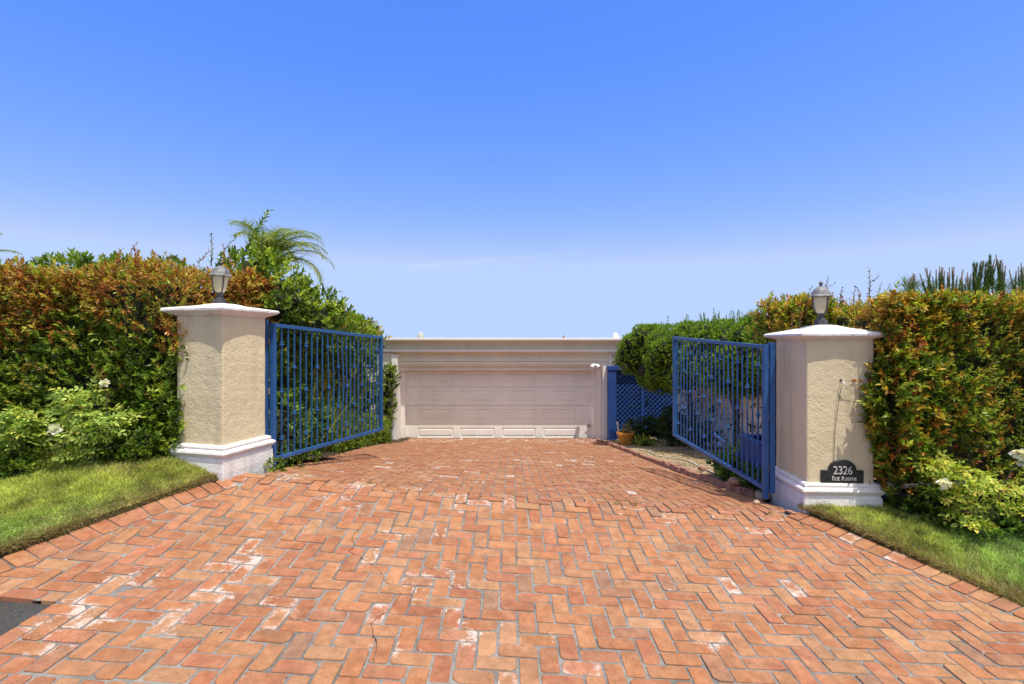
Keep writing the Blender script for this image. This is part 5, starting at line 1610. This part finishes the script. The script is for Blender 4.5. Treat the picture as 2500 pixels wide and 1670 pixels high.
RP = [(.27,.38,.07),(.36,.47,.10),(.45,.54,.13),(.52,.54,.11),(.20,.30,.06)]
Yr = 4.30
e = lambda px, py, rx, ry, Y=Yr, d=.2: (tuple(P(px, py, Y)), (rx*Y/F, d, ry*Y/F))
rose('white rose bush in the middle of the bed before the left hedge', [e(240,1045,58,48),e(200,1000,28,40),e(278,1030,32,28),e(222,1092,42,24),e(200,965,16,20)], 480, RP,
     [(P(135,1048,4.1),.05),(P(255,937,4.25),.042),(P(238,1150,4.25),.018)], [tuple(P(255,940,4.27))])
rose('white rose bush at the left edge of the photo', [e(5,1060,62,50,4.2),e(62,1052,28,26,4.2),e(40,1015,40,18,4.2),e(10,1130,40,22,4.2)], 420, RP, [])
RPr = [(.38,.48,.07),(.48,.55,.09),(.56,.58,.10),(.26,.36,.05),(.58,.50,.09)]
rose('white rose bush before the right hedge, blooms at its sides', [e(2390,1190,85,42,4.12),e(2440,1215,60,35,4.1),e(2320,1155,40,25,4.2),e(2275,1130,28,16,4.25),e(2345,1260,35,14,4.12),e(2330,1205,45,30,4.2)], 430, RPr,
     [(P(2303,1182,3.98),.052),(P(2488,1110,4.02),.058),(P(2498,1128,4.02),.052)], [tuple(P(2490,1112,4.05))])
shrub('foxglove_fern', 'bright lime filigree plant under the right rose bush', 'plant', [(tuple(P(2425,1278,4.08)),(.10,.1,.05)),(tuple(P(2405,1302,4.05)),(.07,.08,.045))], 90, 9, .02, .5, [(.20,.36,.05),(.25,.42,.06)], [1,1], TPL4, 'leaf_matte', core=0, stem=.04, base=float(gz(2.9,3.7)))
for i, (px, py, Y, w, h) in enumerate(((40,1145,4.15,40,22),(215,1140,4.38,30,13),(330,1125,4.4,46,24),(75,1135,4.42,20,12),(360,1085,4.42,26,30),(285,1105,4.35,34,22))):
    shrub('bed_plant', ['bronze tipped low plant at the far left bed edge','fine leaved low plant beside the bare soil patch','leafy low plant near the left pillar foot','dark low plant between the two left roses','ivy tuft creeping beside the left pillar base','small leafy plant right below the middle rose bush'][i], 'plant', [e(px,py,w,h,Y,.13)], 90, 8, .04, .5, GREEN+LIME[:1], [2,3,2,2,1], TPL6, group='low plants in the left bed', core=.5, stem=.05, base=float(gz(-2.9,4.2)), inner=.5)
for i, (px, py, Y, w, h) in enumerate(((2230,1255,4.42,50,22),(2290,1225,4.35,45,35),(2330,1285,4.25,45,20),(2470,1270,4.2,40,30))):
    shrub('bed_plant', ['shaded ground plant near the right pillar base','dark leafy plant behind the right rose bush','low shaded plant left of the lime plant','broad leaved plant at the right edge of the bed'][i], 'plant', [e(px,py,w,h,Y,.13)], 100, 8, .045, .5, GREEN, [2,3,2,2], TPL6, group='low plants in the right bed', core=.5, stem=.05, base=float(gz(2.9,4.0)), inner=.5)
# grass tufts and a few leaves at the crest crack and pillar feet
for i, (px, py) in enumerate(((1508,1232),(1545,1233),(1880,1256),(905,1182),(2010,1245),(1960,1248))):
    q = G(px, py); m = 22
    pos = np.stack([q[0]+RNG.normal(0,.02,m), q[1]+RNG.normal(0,.012,m), np.full(m, float(gz(*q))-.004)], 1)
    o = leaf_mesh('crack_grass', M['grass'], pos, np.stack([RNG.normal(0,.5,m),RNG.normal(0,.4,m),np.ones(m)],1), RNG.normal(size=(m,3)), RNG.uniform(.02,.05,m), .004, vary(pick([(.14,.2,.04),(.35,.29,.12)],[2,1],m)), TPLB)
    tag(o, 'small grass tuft sprouting from a crack in the brick drive or beside a pillar', 'grass tuft', 'grass tufts in brick cracks')

# ---- fallen leaves and straw
def litter(label, n, xr, yr, zf, pal, size, keep=None, flat=.25, name='leaf_litter'):
    x = RNG.uniform(*xr, n); y = RNG.uniform(*yr, n)
    if keep is not None: k = keep(x, y); x = x[k]; y = y[k]
    n = len(x)
    z = np.array([zf(a, b) for a, b in zip(x, y)]) + .004
    pos = np.column_stack([x, y, z])
    d = np.column_stack([RNG.normal(size=n), RNG.normal(size=n), RNG.normal(0, flat, n)])
    L = RNG.uniform(*size, n)
    o = leaf_mesh(name, M['leaf_matte'], pos, d, np.column_stack([RNG.normal(0,.3,n), RNG.normal(0,.3,n), np.ones(n)]), L, L*RNG.uniform(.12,.5,n), vary(pick(pal, [1]*len(pal), n), .2), TPL4)
    return tag(o, label, 'leaf litter', kind='stuff')
STRAW = [(.40,.30,.17),(.28,.19,.10),(.50,.40,.25),(.18,.12,.07)]
litter('dry straw and dead leaves scattered over the dirt bed behind the right gate', 5200, (2.5,4.2), (5.4,13.5), zdirt, STRAW, (.02,.07))
litter('brown fallen leaves on the dark soil under the left hedge', 1500, (-4.9,-2.9), (4.2,4.7), zbed_l, STRAW, (.015,.04))
litter('brown fallen leaves on the dark soil under the right hedge', 1500, (3.1,4.9), (4.0,4.7), zbed_r, STRAW, (.015,.04))
litter('few dead leaves and clippings lying on the brick drive', 150, (-2.6,2.6), (2.4,9), lambda x, y: float(gz(x,y)), STRAW+GREEN[:2], (.012,.032), lambda x, y: (np.abs(x) > 1.2) | (RNG.uniform(0,1,len(x)) < .25), .15)
# ---------------------------------------------------------------- light, sky, camera
SUN = Vector((.195, -.268, .943)).normalized()
el = math.asin(SUN.z); az = math.atan2(SUN.x, SUN.y)
sd = bpy.data.lights.new('sun', 'SUN'); sd.energy = 3.4; sd.angle = R(.5); sd.color = (1, .94, .83)
so = bpy.data.objects.new('sun', sd); COL.objects.link(so)
so.rotation_euler = SUN.to_track_quat('Z', 'Y').to_euler(); so.location = SUN*30
w = bpy.data.worlds.new('World'); scene.world = w; w.use_nodes = True
nt = w.node_tree; bg = nt.nodes['Background']
sky = nt.nodes.new('ShaderNodeTexSky'); sky.sky_type = 'NISHITA'; sky.sun_disc = False
sky.sun_elevation = el; sky.sun_rotation = az % (2*math.pi)
sky.altitude = 0; sky.air_density = .6; sky.dust_density = 0; sky.ozone_density = 10
sp_ = nt.nodes.new('ShaderNodeSeparateColor'); nt.links.new(sky.outputs[0], sp_.inputs[0])
cb_ = nt.nodes.new('ShaderNodeCombineColor')
for ch, (g_, k_, top_) in enumerate(((1.5, 1.697, 2.3), (.8, 1.393, 3.05), (.5, 2.955, 4.6))):
    p_ = nt.nodes.new('ShaderNodeMath'); p_.operation = 'POWER'; nt.links.new(sp_.outputs[ch], p_.inputs[0]); p_.inputs[1].default_value = g_
    q_ = nt.nodes.new('ShaderNodeMath'); q_.operation = 'MULTIPLY'; nt.links.new(p_.outputs[0], q_.inputs[0]); q_.inputs[1].default_value = k_
    r_ = nt.nodes.new('ShaderNodeMath'); r_.operation = 'MINIMUM'; nt.links.new(q_.outputs[0], r_.inputs[0]); r_.inputs[1].default_value = top_
    nt.links.new(r_.outputs[0], cb_.inputs[ch])
# added pale glow around the sun, outside the view, neutralises blue skylight in shade
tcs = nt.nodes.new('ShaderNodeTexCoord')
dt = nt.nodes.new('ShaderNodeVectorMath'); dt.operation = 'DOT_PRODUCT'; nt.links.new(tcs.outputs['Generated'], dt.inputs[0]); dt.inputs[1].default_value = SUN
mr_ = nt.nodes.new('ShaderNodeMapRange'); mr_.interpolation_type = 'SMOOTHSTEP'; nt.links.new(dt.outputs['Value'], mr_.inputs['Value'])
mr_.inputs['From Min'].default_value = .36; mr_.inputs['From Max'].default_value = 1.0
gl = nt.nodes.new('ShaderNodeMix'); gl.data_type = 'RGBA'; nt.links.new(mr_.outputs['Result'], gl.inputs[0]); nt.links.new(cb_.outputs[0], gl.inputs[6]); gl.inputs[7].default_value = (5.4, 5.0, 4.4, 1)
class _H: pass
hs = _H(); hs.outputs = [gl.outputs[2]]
# thin cirrus streaks low over the horizon, fixed in the sky
tc = nt.nodes.new('ShaderNodeTexCoord')
sx = nt.nodes.new('ShaderNodeSeparateXYZ'); nt.links.new(tc.outputs['Generated'], sx.inputs[0])
def mth(op, a, b=None, c=None):
    n = nt.nodes.new('ShaderNodeMath'); n.operation = op
    for i, v in enumerate((a, b, c)):
        if v is None: continue
        if hasattr(v, 'links'): nt.links.new(v, n.inputs[i])
        else: n.inputs[i].default_value = v
    return n.outputs[0]
ta = mth('DIVIDE', sx.outputs['X'], sx.outputs['Y']); te = mth('DIVIDE', sx.outputs['Z'], sx.outputs['Y'])
front = mth('GREATER_THAN', sx.outputs['Y'], .2)
def streak(x0, z0, x1, z1, width, amt, taper):
    sl = (z1-z0)/(x1-x0)
    mid = mth('MULTIPLY_ADD', mth('SUBTRACT', ta, x0), sl, z0)
    d = mth('ABSOLUTE', mth('SUBTRACT', te, mid))
    u = mth('DIVIDE', mth('SUBTRACT', ta, x0), x1-x0)
    along = mth('MULTIPLY', mth('SMOOTH_MIN', mth('MAXIMUM', mth('MULTIPLY', u, 14), 0), 1, .2), mth('POWER', mth('MAXIMUM', mth('SUBTRACT', 1, u), 0), taper))
    f = mth('MAXIMUM', mth('SUBTRACT', 1, mth('DIVIDE', d, width)), 0)
    f = mth('MULTIPLY', mth('SMOOTH_MIN', f, 1, .3), mth('MULTIPLY', along, amt))
    return mth('MULTIPLY', f, mth('LESS_THAN', mth('ABSOLUTE', mth('SUBTRACT', u, .5)), .5))
q = lambda px, py: ((px-CX)/F, (CY-py)/F)
a = streak(*q(975,655), *q(1560,603), .0085, .34, 1.0)
b = streak(*q(850,681), *q(925,678), .003, .22, .5)
c = streak(*q(1150,674), *q(1225,671), .003, .16, .5)
msk = mth('MULTIPLY', mth('ADD', a, mth('ADD', b, c)), front)
nz = nt.nodes.new('ShaderNodeTexNoise'); nz.inputs['Scale'].default_value = 1; nz.inputs['Detail'].default_value = 5
mp = nt.nodes.new('ShaderNodeMapping'); mp.inputs['Scale'].default_value = (14, 14, 160); nt.links.new(tc.outputs['Generated'], mp.inputs[0]); nt.links.new(mp.outputs[0], nz.inputs['Vector'])
msk = mth('MULTIPLY', msk, mth('MULTIPLY_ADD', nz.outputs['Fac'], 1.4, .2))
mx = nt.nodes.new('ShaderNodeMix'); mx.data_type = 'RGBA'
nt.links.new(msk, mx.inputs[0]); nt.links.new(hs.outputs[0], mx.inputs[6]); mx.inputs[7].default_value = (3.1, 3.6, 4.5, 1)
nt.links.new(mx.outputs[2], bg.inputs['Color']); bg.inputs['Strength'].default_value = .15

cam = bpy.data.cameras.new('camera'); co = bpy.data.objects.new('camera', cam); COL.objects.link(co)
co.location = (0, 0, E); co.rotation_euler = (R(90), 0, 0)
cam.sensor_width = 36; cam.lens = 18.0; cam.clip_start = .05; cam.clip_end = 8000
scene.camera = co
scene.view_settings.view_transform = 'Standard'; scene.view_settings.look = 'None'
scene.view_settings.exposure = 0.55; scene.view_settings.gamma = 1.0
scene.cycles.max_bounces = 8; scene.cycles.transmission_bounces = 4; scene.cycles.diffuse_bounces = 5
